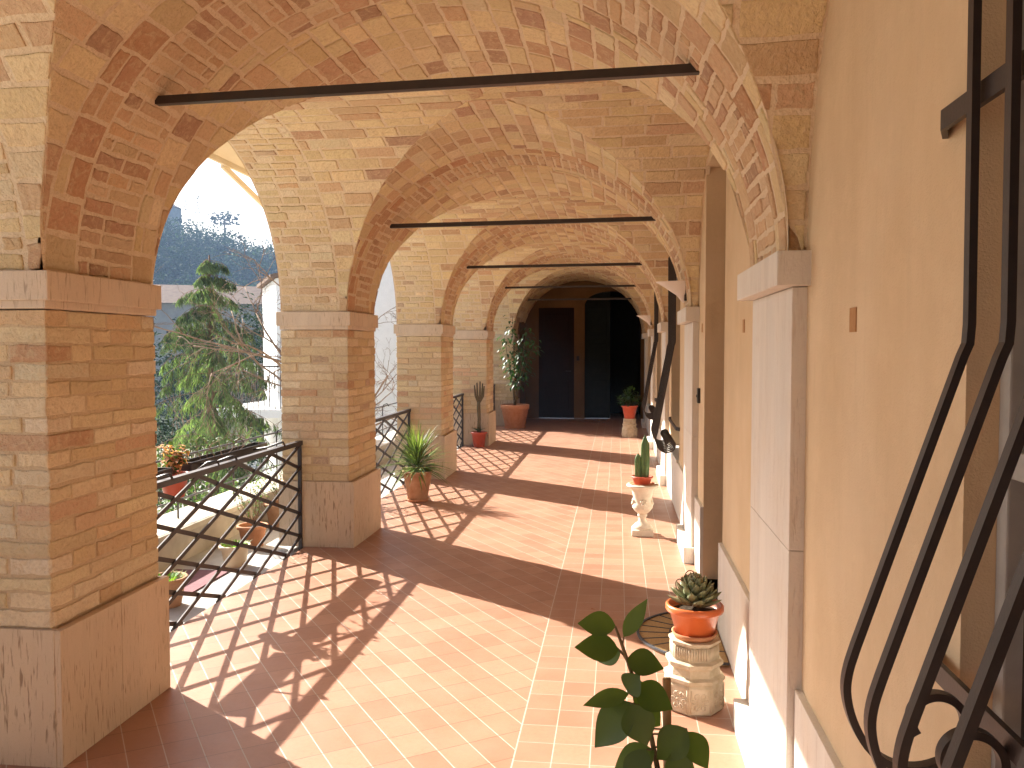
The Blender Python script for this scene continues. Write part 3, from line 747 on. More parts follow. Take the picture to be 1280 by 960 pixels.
# octagonal carved pedestals
def pedestal(name, label, loc, s=1.0, full=True):
    t = thing(name, label, 'pedestal', loc, 'carved octagonal stone pedestals')
    q = MB(); prof = [(.118, 0), (.128, .01), (.130, .118), (.124, .128), (.132, .134), (.132, .148), (.112, .156), (.108, .186), (.124, .200), (.124, .214), (.103, .222), (.101, .285), (.112, .292), (.112, .302), (.06, .303)]
    q.lathe([(a * s, z * s) for a, z in prof], 8, sm=False, rot=PI / 8 + .15); body = q
    for k in range(8):
        a = .15 + PI / 4 * k; nx, ny = math.cos(a), math.sin(a); tx, ty = -ny, nx; ap = math.cos(PI / 8)
        for j in range(7):                                   # flutes of the upper band
            o = (-.033 + .011 * j) * s; d = .102 * ap * s
            q.tube([(nx * d + tx * o, ny * d + ty * o, .226 * s), (nx * d + tx * o, ny * d + ty * o, .281 * s)], .0058 * s, 6)
        d = .1285 * ap * s; cz = .062 * s                     # rosette of the lower face
        for j in range(6):
            w = 2 * PI * j / 6; pts = []
            for m_ in range(9):
                b = 2 * PI * m_ / 8; rr = .026 + .012 * math.cos(b); ww = w + .35 * math.sin(b)
                pts.append((nx * d + tx * rr * s * math.cos(ww), ny * d + ty * rr * s * math.cos(ww), cz + rr * s * math.sin(ww)))
            q.tube(pts, .0042 * s, 5)
        q.tube([(nx * d + tx * .010 * s * math.cos(b), ny * d + ty * .010 * s * math.cos(b), cz + .010 * s * math.sin(b)) for b in [PI * k_ / 5 for k_ in range(11)]], .004 * s, 6)
        for sg in (-1, 1):
            q.tube([(nx * d + tx * sg * .042 * s, ny * d + ty * sg * .042 * s, .015 * s), (nx * d + tx * sg * .040 * s, ny * d + ty * sg * .040 * s, .112 * s)], .0035 * s, 5)
    q.build('body', M['stone'], t)
    return t
pedestal('stone_pedestal', 'carved octagonal stone pedestal under the glossy orange pot', (.335, 3.715, 0))
t = thing('potted_succulent', 'rosette succulent in a glossy orange pot with saucer on the carved pedestal', 'plant', (.335, 3.715, .303))
saucer(t, .098, M['terra'], 0, .026)
q = MB(); q.lathe([(.070, .012), (.078, .014), (.108, .112), (.121, .116), (.124, .122), (.124, .140), (.118, .146), (.112, .146), (.108, .136), (.104, .10)], 44)
q.build('pot', M['orange'], t)
q = MB(); q.lathe([(.105, .112), (.06, .120), (.002, .122)], 20, caps=False); q.build('soil', M['soil'], t)
def rosette(q, c, rad, rows, r):
    c = Vector(c); ga = 2.39996; n = rows
    for k in range(n):
        f = k / n; a = ga * k; el = R(86 - 80 * f ** .95); L = rad * (.5 + .42 * f); W = rad * .40 * (.6 + .5 * f)
        d = Vector((math.cos(a) * math.cos(el), math.sin(a) * math.cos(el), math.sin(el))); up = Vector((0, 0, 1)) if el < 1.2 else Vector((-math.cos(a), -math.sin(a), .3))
        sd = d.cross(up).normalized(); nn = sd.cross(d).normalized()
        base = c + Vector((math.cos(a), math.sin(a), 0)) * rad * .10 + Vector((0, 0, rad * (.62 - .62 * f)))
        rows_ = []; m = 6
        for (t_, w_, th) in ((0, .45, .22), (.3, .85, .30), (.6, 1.0, .26), (.82, .72, .16), (.95, .25, .07), (1.0, .03, .01)):
            ct = base + d * L * t_ + nn * (L * .22 * t_ * t_)
            for j in range(m):
                b = 2 * PI * j / m; rows_.append(ct + sd * math.cos(b) * W * .5 * w_ + nn * math.sin(b) * W * .5 * th * 1.3)
        fs = [(i * m + j, i * m + (j + 1) % m, (i + 1) * m + (j + 1) % m, (i + 1) * m + j) for i in range(5) for j in range(m)]
        g = r.uniform(.8, 1.15); rd = r.random()
        col_ = (g * (1.2 if rd < .3 else 1.0), g * (.95 if rd < .3 else 1), g * .95); q.add(rows_, fs, col_, 0, True)
q = MB(); rosette(q, (.0, 0, .138), .128, 62, random.Random(3)); q.build('rosette', M['succ'], t)
q = MB()
for pts in ([(-.05, .0, .14), (-.075, .0, .20), (-.085, .0, .235), (-.065, .0, .255), (-.045, .0, .23), (-.05, 0, .205)], [(-.03, .02, .16), (-.045, .02, .25), (-.03, .02, .285), (.0, .02, .28), (.02, .02, .24), (.03, .02, .20)], [(-.05, 0, .20), (-.048, 0, .26), (-.04, 0, .27)]):
    p2 = smooth([(a, c) for a, b, c in pts], 2); q.tube([(a, pts[0][1], c) for a, c in p2], .0022, 6, (1.6, .9, .8))
q.build('flower_stalk', M['stem'], t)

# far pedestal with bushy plant
pedestal('stone_pedestal', 'small farther stone pedestal under the bushy plant in the red pot', (.21, 15.05, 0), 1.06, False)
t = thing('potted_bush', 'bushy green plant in a red pot on the far pedestal, before the dark doorway', 'plant', (.21, 15.05, .322))
pot(t, .09, .135, .23, M['redpl'])
r = random.Random(8); q = MB(); st = MB()
for k in range(60):
    a = r.uniform(0, 2 * PI); el = R(r.uniform(15, 88)); L = r.uniform(.16, .36); d = Vector((math.cos(a) * math.cos(el) * .75, math.sin(a) * math.cos(el) * .75, math.sin(el)))
    b = Vector((0, 0, .2)); e = b + d * L; st.tube([b, b + d * L * .5 + Vector((0, 0, .02)), e], .002, 4)
    for j in range(7):
        p = b + d * L * r.uniform(.4, 1.0); dd = (d + Vector((r.uniform(-1, 1), r.uniform(-1, 1), r.uniform(-.6, .5)))).normalized(); q.leaf(p, dd, (0, 0, 1), r.uniform(.05, .09), r.uniform(.03, .05), gt(r), seg=3, bend=.4)
st.build('stems', M['stem'], t); q.build('leaves', M['ficus'], t)

# urn with cactus
t = thing('stone_urn', 'pale stone urn on a pedestal foot holding the cactus pot', 'urn', (.21, 7.13, 0))
q = MB(); q.box(-.088, .088, -.088, .088, 0, .052, ch=.006); q.build('base_block', M['urn'], t)
q = MB(); q.lathe([(.080, .052), (.082, .07), (.068, .084), (.062, .092), (.040, .105), (.030, .125), (.030, .150), (.040, .158), (.040, .168), (.034, .176)], 32); q.build('foot', M['urn'], t)
q = MB(); q.lathe([(.034, .174), (.062, .20), (.078, .225), (.082, .245), (.074, .262), (.070, .275), (.076, .31), (.086, .36), (.098, .395), (.128, .402), (.133, .412), (.130, .422), (.112, .425), (.10, .41)], 40,
    mod=lambda a, z: 1 + (.035 * abs(math.cos(7 * a)) if .18 < z < .255 else 0) + (.012 * math.sin(9 * a) * math.sin(z * 90) if .27 < z < .39 else 0))
for a0 in (-PI / 2 + .1, PI / 2, 0.05, PI):
    nx, ny = math.cos(a0), math.sin(a0)
    for (o, z, s_) in ((0, .262, .021), (-.017, .285, .014), (.017, .285, .014), (0, .295, .013), (0, .23, .012)):
        cx, cy = nx * .074 - ny * o, ny * .074 + nx * o
        q.lathe([(.001, z - s_), (s_ * .7, z - s_ * .7), (s_, z), (s_ * .7, z + s_ * .7), (.001, z + s_)], 10, cx, cy)
q.build('bowl', M['urn'], t)
t = thing('potted_cactus', 'two-stemmed columnar cactus in a shallow orange bowl on the stone urn', 'cactus', (.205, 7.13, .424))
q = MB(); q.lathe([(.062, 0), (.066, .004), (.080, .05), (.090, .054), (.090, .066), (.083, .068), (.078, .055)], 36); q.build('pot', M['redpl'], t)
q = MB(); q.lathe([(.08, .052), (.002, .06)], 20, caps=False); q.build('soil', M['soil'], t)
saucer(t, .105, M['terra'], -.006, .014)
def column(q, cx, cy, z0, h, r0):
    n = 14; prof = [(r0 * (.72 + .28 * math.sin(PI * min(1, .15 + .75 * k / n))) * (1 if k < n - 2 else (.75 if k == n - 2 else (.45 if k == n - 1 else .05))), z0 + h * k / n) for k in range(n + 1)]
    q.lathe(prof, 50, cx, cy, mod=lambda a, z: 1 + .16 * math.cos(5 * a))
q = MB(); column(q, .022, 0, .045, .365, .034); q.build('stem', M['cactus'], t)
q = MB(); column(q, -.035, -.01, .045, .215, .026); q.build('stem', M['cactus'], t)

# yucca pot
t = thing('potted_yucca', 'spiky variegated plant in a tall weathered terracotta pot by the third pier', 'plant', (-2.01, 8.43, 0)); 
saucer(t, .115, M['terra'], 0, .03)
q = MB(); q.lathe([(.093, .012), (.098, .016), (.146, .29), (.153, .294), (.153, .312), (.142, .315), (.138, .30), (.134, .27)], 40); q.build('pot', M['oldterra'], t)
q = MB(); q.lathe([(.138, .285), (.002, .297)], 20, caps=False); q.build('soil', M['soil'], t)
r = random.Random(12); q = MB()
for k in range(170):
    a = r.uniform(0, 2 * PI); f = k / 170; el = R(84 - 88 * f + r.uniform(-8, 8)); L = r.uniform(.30, .47); W = r.uniform(.014, .022)
    d = Vector((math.cos(a) * math.cos(el), math.sin(a) * math.cos(el), math.sin(el))); b = Vector((r.uniform(-.02, .02), r.uniform(-.02, .02), .31 + .10 * (1 - f)))
    c = gt(r, .8, 1.4); 
    q.leaf(b, d, (0, 0, 1), L, W, c, seg=7, bend=r.uniform(.05, .30) + .25 * f, fold=.3, tip=.55)
    if k % 3:
        sd = d.cross(Vector((0, 0, 1))).normalized() * W * .33
        q.leaf(b + sd + Vector((0, 0, .002)), d, (0, 0, 1), L * .97, W * .45, (3.2, 2.6, 2.8), seg=7, bend=.05 + .25 * f, fold=.1, tip=.55)
q.build('leaves', M['yucca'], t)

# small red pot with stalks, and the tall ficus
t = thing('potted_stalk', 'thin bare stalk with short shoots in a small red pot at the fourth pier', 'plant', (-2.16, 13.2, 0)); pot(t, .085, .12, .24, M['redpl'])
q = MB(); q.tube([(0, 0, .22), (.005, 0, .45), (-.005, 0, .62), (.0, 0, .72)], [.03, .026, .03, .024], 10)
for (dx, h) in ((-.07, .27), (-.03, .31), (.02, .33), (.06, .30), (.085, .26)):
    q.tube([(dx * .2, 0, .70), (dx * .8, .01, .70 + h * .4), (dx, 0, .70 + h)], [.013, .016, .010], 8)
q.build('stalk', M['stem'], t)
q = MB(); r = random.Random(2)
for k in range(14):
    a = r.uniform(0, 6.28); q.leaf((0, 0, .24), (math.cos(a), math.sin(a), .8), (0, 0, 1), .16, .02, gt(r), seg=4)
q.build('leaves', M['ficus'], t)
t = thing('potted_tree', 'tall leafy tree in a large terracotta pot at the dark far end', 'plant', (-1.98, 16.45, 0)); pot(t, .19, .27, .46, M['terra'], lip=.09)
saucer(t, .22, M['terra'], -.001, .03)
r = random.Random(21); st = MB(); q = MB()
tips = []
for (dx, dy, h) in ((-.05, 0, 1.75), (.25, -.1, 1.55), (-.22, .05, 1.4), (.1, .1, 1.2), (.42, -.1, 1.35), (-.1, -.15, 1.0), (.2, -.2, .95)):
    p0 = Vector((r.uniform(-.03, .03), 0, .42)); p1 = Vector((dx * .3, dy * .3, .42 + h * .4)); p2 = Vector((dx * .75, dy * .75, .42 + h * .75)); p3 = Vector((dx, dy, .42 + h))
    st.tube([p0, p1, p2, p3], [.011, .009, .006, .003], 6)
    for k in range(50):
        f = r.uniform(.25, 1.0); pa, pb, g = (p1, p2, (f - .25) / .4) if f < .65 else (p2, p3, (f - .65) / .35); p = pa.lerp(pb, g)
        a = r.uniform(0, 6.28); d = Vector((math.cos(a), math.sin(a), r.uniform(-.5, .4))); o = p + d * r.uniform(.01, .17)
        q.leaf(o, d + Vector((0, 0, -.3)), (0, 0, 1), r.uniform(.08, .13), r.uniform(.045, .07), gt(r, .6, 1.5), seg=3, bend=.35)
st.build('branches', M['stem'], t); q.build('leaves', M['ficus'], t)

# round mat in front of the door recess
t = thing('door_mat', 'half-round coir door mat with a radiating black rubber pattern behind the pedestal', 'mat', (.545, 4.62, .002))
q = MB(); Rm = .43; pts = [(Rm * math.cos(a), Rm * math.sin(a)) for a in lin(PI / 2, 3 * PI / 2, 40)]
vs = [(x, y, z) for z in (.0, .012) for x, y in pts]; n = len(pts)
q.add(vs, [tuple(range(n, 2 * n))] + [(k, k + 1, n + k + 1, n + k) for k in range(n - 1)] + [(n - 1, 0, n, 2 * n - 1)]); q.build('coir_pad', M['coir'], t)
q = MB()
q.strip([(x * 1.0, y * 1.0, .013) for x, y in pts], (0, 0, 1), .010, .014)
for k in range(1, 12):
    a = PI / 2 + PI * k / 12; q.strip([(.07 * math.cos(a), .07 * math.sin(a), .0125), (.42 * math.cos(a), .42 * math.sin(a), .0125)], (0, 0, 1), .005, .006)
for rr in (.08, .26):
    q.strip([(rr * math.cos(a), rr * math.sin(a), .0125) for a in lin(PI / 2, 3 * PI / 2, 24)], (0, 0, 1), .005, .006)
q.build('rubber_pattern', M['rubber'], t)
t = None
q = MB(); q.leaf((-.15, 5.02, .004), (1, .4, .05), (0, 0, 1), .03, .018, (.5, .35, .3), seg=4); tag(q.build('fallen_leaf', M['bloom']), 'single small dry leaf lying on the sunlit tiles', 'leaf')

# ------------------------------------------------------------------ terrace things
t = thing('parapet', 'low rendered terrace parapet with a sunlit top', 'wall', (-3.3, 6, -.05)); Lp = Vector((-3.3, 6, -.05))
q = MB(); q.box(-3.58, -3.24, -5, 19, -.05, .17); child(q, 'wall_body', M['parapet'], t, Lp)
q = MB()
for k in range(12): q.box(-3.62, -3.20, -5 + 2 * k + .002, -5 + 2 * k + 1.998, .171, .215, ch=.005)
child(q, 'coping', M['parapet'], t, Lp)
t = thing('parapet_rail', 'thin black iron rail on hooked posts along the terrace parapet', 'railing', (-3.42, 6, .215)); Lp = Vector((-3.42, 6, .215))
q = MB(); q.tube([(-3.42, -4.5, .70), (-3.42, 13.2, .70)], .009, 6); q.tube([(-3.42, -4.5, .36), (-3.42, 13.2, .36)], .007, 6); child(q, 'rail', M['iron'], t, Lp)
for k in range(19):
    y = -4.5 + k * .98; q = MB(); q.tube([(-3.42, y, .213), (-3.42, y, .66), (-3.41, y + .01, .72), (-3.36, y + .02, .74), (-3.33, y + .03, .70)], .008, 6); child(q, 'post', M['iron'], t, Lp)
# flower trough hung on the outside of the nearest railing
t = thing('flower_trough', 'long dark metal trough hung outside the nearest lattice railing', 'planter', (-2.8, 5.2, .7)); Lt = Vector((-2.8, 5.2, .7))
for y0, y1 in ((4.15, 4.84), (5.07, 6.25)):
    q = MB()
    q.box(-2.775, -2.767, y0, y1, .765, .83, ch=.003); q.box(-2.675, -2.667, y0, y1, .765, .83, ch=.003); q.box(-2.766, -2.676, y0, y1, .76, .77); q.box(-2.766, -2.676, y0, y0 + .012, .771, .83); q.box(-2.766, -2.676, y1 - .012, y1, .771, .83)
    child(q, 'trough', M['iron'], t, Lt)
    q = MB(); q.box(-2.766, -2.676, y0 + .02, y1 - .02, .78, .805);     child(q, 'soil', M['soil'], t, Lt)
for y in (4.4, 5.2, 6.0):
    q = MB(); q.tube([(-2.672, y, .80), (-2.56, y, .82), (-2.48, y, .85), (-2.44, y, .86), (-2.425, y, .83)], .008, 6); child(q, 'hook', M['iron'], t, Lt)
r = random.Random(31); q = MB(); st = MB()
for k in range(12):
    y = r.uniform(5.3, 6.2); p = Vector((-2.72 + r.uniform(-.03, .03), y, .80)); pts = [p]
    for j in range(5): p = p + Vector((r.uniform(-.02, .05), r.uniform(-.04, .04), r.uniform(.02, .05))); pts.append(p.copy())
    st.tube(pts, .0025, 4)
    for j in range(6): pp = pts[r.randrange(2, 6)]; q.leaf(pp, (r.uniform(-1, 1), r.uniform(-1, 1), r.uniform(-.2, .7)), (0, 0, 1), .035, .02, gt(r), seg=3)
child(st, 'stems', M['bark'], t, Lt); child(q, 'leaves', M['shrub'], t, Lt)
t = thing('potted_flower', 'red pot of orange withered flowers standing in the hanging trough', 'plant', (-2.721, 4.955, .63))
pot(t, .06, .088, .15, M['redpl'])
r = random.Random(43); q = MB(); st = MB(); gl = MB()
for k in range(22):
    a = r.uniform(0, 6.28); d = Vector((math.cos(a) * .38, math.sin(a) * .38, 1)).normalized(); L = r.uniform(.06, .18); b = Vector((0, 0, .13)); e = b + d * L
    st.tube([b, b + d * L * .5, e], .003, 5)
    for j in range(9): (q if j < 6 else gl).leaf(e + Vector((r.uniform(-.025, .025), r.uniform(-.025, .025), r.uniform(-.04, .03))), (r.uniform(-1, 1), r.uniform(-1, 1), r.uniform(-.5, 1)), (0, 0, 1), r.uniform(.03, .055), r.uniform(.025, .04), gt(r, .8, 1.2), seg=3, bend=.5)
st.build('stems', M['stem'], t); q.build('blooms', M['bloom'], t); gl.build('leaves', M['shrub'], t)
def small_plant(name, label, cat, loc, pr, mat, kind, seed):
    t = thing(name, label, cat, loc); pot(t, pr * .72, pr, pr * 1.5, mat); r = random.Random(seed); q = MB(); st = MB(); h0 = pr * 1.45
    if kind == 'low':
        for k in range(90):
            a = r.uniform(0, 6.28); rr = pr * .85 * math.sqrt(r.random()); q.leaf((rr * math.cos(a), rr * math.sin(a), h0 - .01), (math.cos(a) * .6, math.sin(a) * .6, r.uniform(.5, 1.5)), (0, 0, 1), r.uniform(.03, .06), .012, (r.uniform(1.6, 2.6), r.uniform(1.8, 2.8), 1.0), seg=3)
    else:
        for k in range(26):
            a = r.uniform(0, 6.28); p = Vector((0, 0, h0)); d = Vector((math.cos(a) * r.uniform(.2, .9), math.sin(a) * r.uniform(.2, .9), 1)).normalized(); pts = [p]
            for j in range(6): d = (d + Vector((r.uniform(-.3, .3), r.uniform(-.3, .3), r.uniform(-.1, .2)))).normalized(); p = p + d * r.uniform(.04, .085); pts.append(p.copy())
            st.tube(pts, [.003 - .0003 * j for j in range(7)], 4)
            for j in range(14): pp = pts[r.randrange(2, 7)]; q.leaf(pp, (r.uniform(-1, 1), r.uniform(-1, 1), r.uniform(-.3, .8)), (0, 0, 1), r.uniform(.02, .035), .016, gt(r, .9, 2.2), seg=3)
        st.build('stems', M['bark'], t)
    q.build('leaves', M['shrub'], t); return t
small_plant('potted_plant', 'cream pot with low yellow-green growth on the terrace', 'plant', (-2.79, 5.93, -.05), .105, M['cream'], 'low', 1)
small_plant('potted_plant', 'terracotta pot with a twiggy small-leaved bush behind the cream pot', 'plant', (-2.93, 6.55, -.05), .115, M['terra'], 'twig', 2)
small_plant('potted_plant', 'pale terracotta bowl of low plants nearest to the first pier on the terrace', 'plant', (-2.78, 4.95, -.05), .12, M['oldterra'], 'low', 3)
small_plant('potted_plant', 'dark pot with a small bush at the far end of the nearest terrace stretch', 'plant', (-3.02, 7.35, -.05), .14, M['oldterra'], 'twig', 4)
q = MB(); q.tube([(-2.721 + .093 * math.cos(a), 4.955 + .093 * math.sin(a), .755) for a in lin(0, 2 * PI, 20)], .005, 6); q.tube([(-2.63, 4.955, .755), (-2.5, 4.955, .85), (-2.44, 4.955, .86), (-2.425, 4.955, .83)], .006, 6); child(q, 'pot_ring', M['iron'], [o for o in bpy.data.objects if o.name == 'flower_trough'][0], Lt)
q = MB(); q.box(-3.15, -2.75, 5.2, 5.75, -.048, -.040); tag(q.build('floor_mat', M['purple']), 'dull red mat lying on the terrace among the pots', 'mat')
small_plant('potted_plant', 'small pot beside the base of the second pier outside the yucca', 'plant', (-2.72, 8.25, -.05), .13, M['terra'], 'twig', 6)

# awning over the nearest opening; unseen near end lengthened to shade the house wall
t = thing('awning', 'beige canvas awning with a folding arm at the top of the nearest opening', 'awning', (-2.9, 7.2, 3.0)); La = Vector((-2.9, 7.2, 3.0))
q = MB(); q.add([(-2.62, 4.2, 3.36), (-2.62, 9.2, 3.36), (-3.02, 9.2, 3.0), (-3.02, 4.2, 3.0), (-2.62, 4.2, 3.37), (-2.62, 9.2, 3.37), (-3.02, 9.2, 3.01), (-3.02, 4.2, 3.01)],
  [(0, 1, 2, 3), (7, 6, 5, 4), (0, 4, 5, 1), (1, 5, 6, 2), (2, 6, 7, 3), (3, 7, 4, 0)]); child(q, 'canvas', M['canvas'], t, La)
q = MB(); q.strip([(-3.025, 4.18, 2.985), (-3.025, 9.22, 2.985)], (0, 0, 1), .04, .03); child(q, 'front_bar', M['canvas'], t, La)
q = MB(); q.strip([(-3.05, 6.35, 2.97), (-2.98, 7.05, 2.74), (-2.66, 7.6, 2.6)], (0, 0, 1), .045, .025); child(q, 'arm', M['canvas'], t, La)

# ------------------------------------------------------------------ beyond the terrace
q = MB(); n = 60
def gh(x, y):
    d = math.hypot(x, y); w = -4.2
    if d > 40:
        h = 25 * max(0, 1 - abs(x + 105) / 150) if x < 0 else 0
        k = max(0, min(1, (d - 45) / 150)); w += (k * k * (3 - 2 * k)) * (h + 2.5 * math.sin(x * .05) + 2 * math.sin(y * .043 + 1))
    return w
NX, NYY = 80, 80; xs = [-500 + 1000 * i / NX for i in range(NX + 1)]; yss = [-300 + 900 * j / NYY for j in range(NYY + 1)]
vs = [(x, y, gh(x, y)) for y in yss for x in xs]
q.add(vs, [(j * (NX + 1) + i, j * (NX + 1) + i + 1, (j + 1) * (NX + 1) + i + 1, (j + 1) * (NX + 1) + i) for j in range(NYY) for i in range(NX)], sm=True)
tag(q.build('hillside', M['hill']), None, None, None, 'structure')
def blob_tree(q, x, y, z, h, w, r, shape='round', n=60):
    c0 = r.uniform(.5, 1.9)
    for k in range(n):
        f = r.random(); a = r.uniform(0, 6.28)
        if shape == 'round': ww = w * math.sin(PI * (.12 + .8 * f)) ; zz = z + h * (.1 + .9 * f)
        elif shape == 'cypress': ww = w * (1 - f) ** .7 * (.35 if f < .04 else 1); zz = z + h * f
        else: ww = w * (1 if f > .2 else 1); zz = z + h * (.72 + .28 * f)
        rr = ww * math.sqrt(r.random()); p = Vector((x + rr * math.cos(a), y + rr * math.sin(a), zz)); L = r.uniform(.7, 1.5) * max(.4, w * .24)
        c = c0 * r.uniform(.55, 1.35) * (1.25 if f > .6 else .85)
        q.leaf(p, (r.uniform(-1, 1), r.uniform(-1, 1), r.uniform(-.3, 1)), (r.uniform(-1, 1), r.uniform(-1, 1), 1), L, L * .7, (c, c, c * 1.02), seg=2, bend=.2)
r = random.Random(77); q = MB()
for k in range(1300):
    y = r.uniform(95, 215); x = -y * r.uniform(.30, .62); z = gh(x, y); blob_tree(q, x, y, z - .5, r.uniform(3.5, 7), r.uniform(1.4, 2.8), r, 'round' if r.random() < .85 else 'cypress', 60)
tag(q.build('hill_woods', M['hilltree']), 'dark blue-green wood covering the hill beyond the terrace', None, None, 'stuff')
for (px, y, h, w, shp, lab) in ((-.512, 190, 13, 1.5, 'cypress', 'tall cypress on the hilltop, left of the umbrella pine'), (-.528, 190, 12, 1.5, 'cypress', 'slightly shorter cypress, second from the left on the ridge'), (-.543, 192, 15, 1.7, 'cypress', 'tallest cypress beside the tower on the ridge'),
                          (-.478, 190, 9.5, 3.4, 'umbrella', 'flat-topped umbrella pine standing out on the ridge')):
    x = px * y; z = gh(x, y) + 2; t = thing('cypress' if shp == 'cypress' else 'umbrella_pine', lab, 'tree', (x, y, z), 'cypresses on the ridge' if shp == 'cypress' else None)
    q = MB(); blob_tree(q, 0, 0, 0, h, w, r, shp, 260); q.build('crown', M['hilltree'], t)
    q = MB(); q.tube([(0, 0, -3), (0, 0, h * (.2 if shp == 'cypress' else .85))], [.35, .2], 7); q.build('trunk', M['bark'], t)
y = 185; x = -.556 * y; z = gh(x, y); t = thing('tower', 'small pale tower with a reddish roof on the ridge', 'building', (x, y, z))
q = MB(); q.box(-2.5, 2.5, -3, 3, 0, 10); q.build('wall', M['farm'], t)
q = MB(); q.lathe([(4.3, 10.02), (.1, 11.8)], 4, rot=PI / 4, sm=False); q.build('roof', M['rooftile'], t)
for xx in (-1.2, 1.2):
    q = MB(); q.box(xx - .5, xx + .5, -3.05, -3.002, 6, 8); q.build('window', M['glass'], t)
# farmhouse
def house(name, label, loc, w, d, h, m, rh, wins):
    t = thing(name, label, 'house', loc)
    q = MB(); q.box(-w / 2, w / 2, -d / 2, d / 2, 0, h); wo = q.build('wall', m, t)
    q = MB(); e = .5; q.add([(-w / 2 - e, -d / 2 - e, h + .01), (w / 2 + e, -d / 2 - e, h + .01), (w / 2 + e, d / 2 + e, h + .01), (-w / 2 - e, d / 2 + e, h + .01), (-w / 2 - e, 0, h + rh), (w / 2 + e, 0, h + rh)],
        [(0, 1, 5, 4), (2, 3, 4, 5), (0, 4, 3), (1, 2, 5), (3, 2, 1, 0)]); q.build('roof', M['rooftile'], t)
    for (x, z, ww, hh) in wins:
        q = MB(); q.box(x - ww / 2, x + ww / 2, -d / 2 - .06, -d / 2 - .003, z, z + hh); f = q.build('window', M['wood'], t)
        q = MB(); q.box(x - ww / 2 - .1, x + ww / 2 + .1, -d / 2 - .12, -d / 2 - .061, z - .12, z - .01); q.build('sill', M['farm'], f)
    return t
h = house('farmhouse', 'grey stone farmhouse with small dark windows below the wooded hill', (-30.5, 68, -3.2), 15, 8, 8.2, M['farm'], 1.7, [(-5.6, 4.6, .9, 1.5), (-2.6, 4.6, .9, 1.5), (.6, 4.6, .9, 1.5), (3.2, 4.6, .9, 1.5), (5.6, 4.6, .9, 1.5), (-5.6, 1.4, .9, 1.5), (.6, 1.2, 1.1, 2.0), (4.4, 1.4, .9, 1.5)])
h.rotation_euler.z = .42
# white building with balcony
t = thing('white_building', 'white neighbouring building seen through the arches', 'building', (-6.2, 20.4, -4.2)); Lb = Vector((-6.2, 20.4, -4.2))
FP = [(-8.85, 20.55, 3.05), (-8.0, 19.35, 3.2), (-3.6, 19.3, 3.9), (-3.6, 26, 3.9), (-8.85, 26, 3.05)]  # left corner cut at a slant, shaped to catch the sun
q = MB(); q.add([(x, y_, -4.2) for x, y_, z in FP] + [(x, y_, z) for x, y_, z in FP], [(k, (k + 1) % 5, 5 + (k + 1) % 5, 5 + k) for k in range(5)] + [(5, 6, 7, 8, 9)]); child(q, 'wall', M['white'], t, Lb)
q = MB(); q.add([(-5.9 + (x + 5.9) * 1.04, 22.7 + (y_ - 22.7) * 1.04, z + dz) for dz in (.004, .085) for x, y_, z in FP], [(k, (k + 1) % 5, 5 + (k + 1) % 5, 5 + k) for k in range(5)] + [(5, 6, 7, 8, 9), (4, 3, 2, 1, 0)]); child(q, 'roof', M['rooftile'], t, Lb)
q = MB(); q.box(-9.6, -8.86, 19.0, 23, -.08, .12, ch=.01); q.box(-8.859, -7.4, 19.0, 19.29, -.08, .12, ch=.01); q.add([(-8.86, 19.28, -.079), (-8.0, 19.28, -.079), (-8.86, 20.53, -.079), (-8.86, 19.28, .119), (-8.0, 19.28, .119), (-8.86, 20.53, .119)], [(0, 2, 1), (3, 4, 5)]); bo = child(q, 'balcony', M['white'], t, Lb)
q = MB()
for k in range(16): q.tube([(-9.55 + k * .135, 19.05, .12), (-9.55 + k * .135, 19.05, 1.12)], .012, 5)
for k in range(1, 26): q.tube([(-9.55, 19.05 + k * .13, .12), (-9.55, 19.05 + k * .13, 1.12)], .012, 5)
q.tube([(-9.55, 22.9, 1.13), (-9.55, 19.05, 1.13), (-7.5, 19.05, 1.13)], .02, 6); child(q, 'balustrade', M['iron'], bo, Lb)
q = MB(); q.box(-9.2, -8.87, 19.1, 19.6, -4.2, -.081); child(q, 'brick_column', M['farm'], t, Lb)

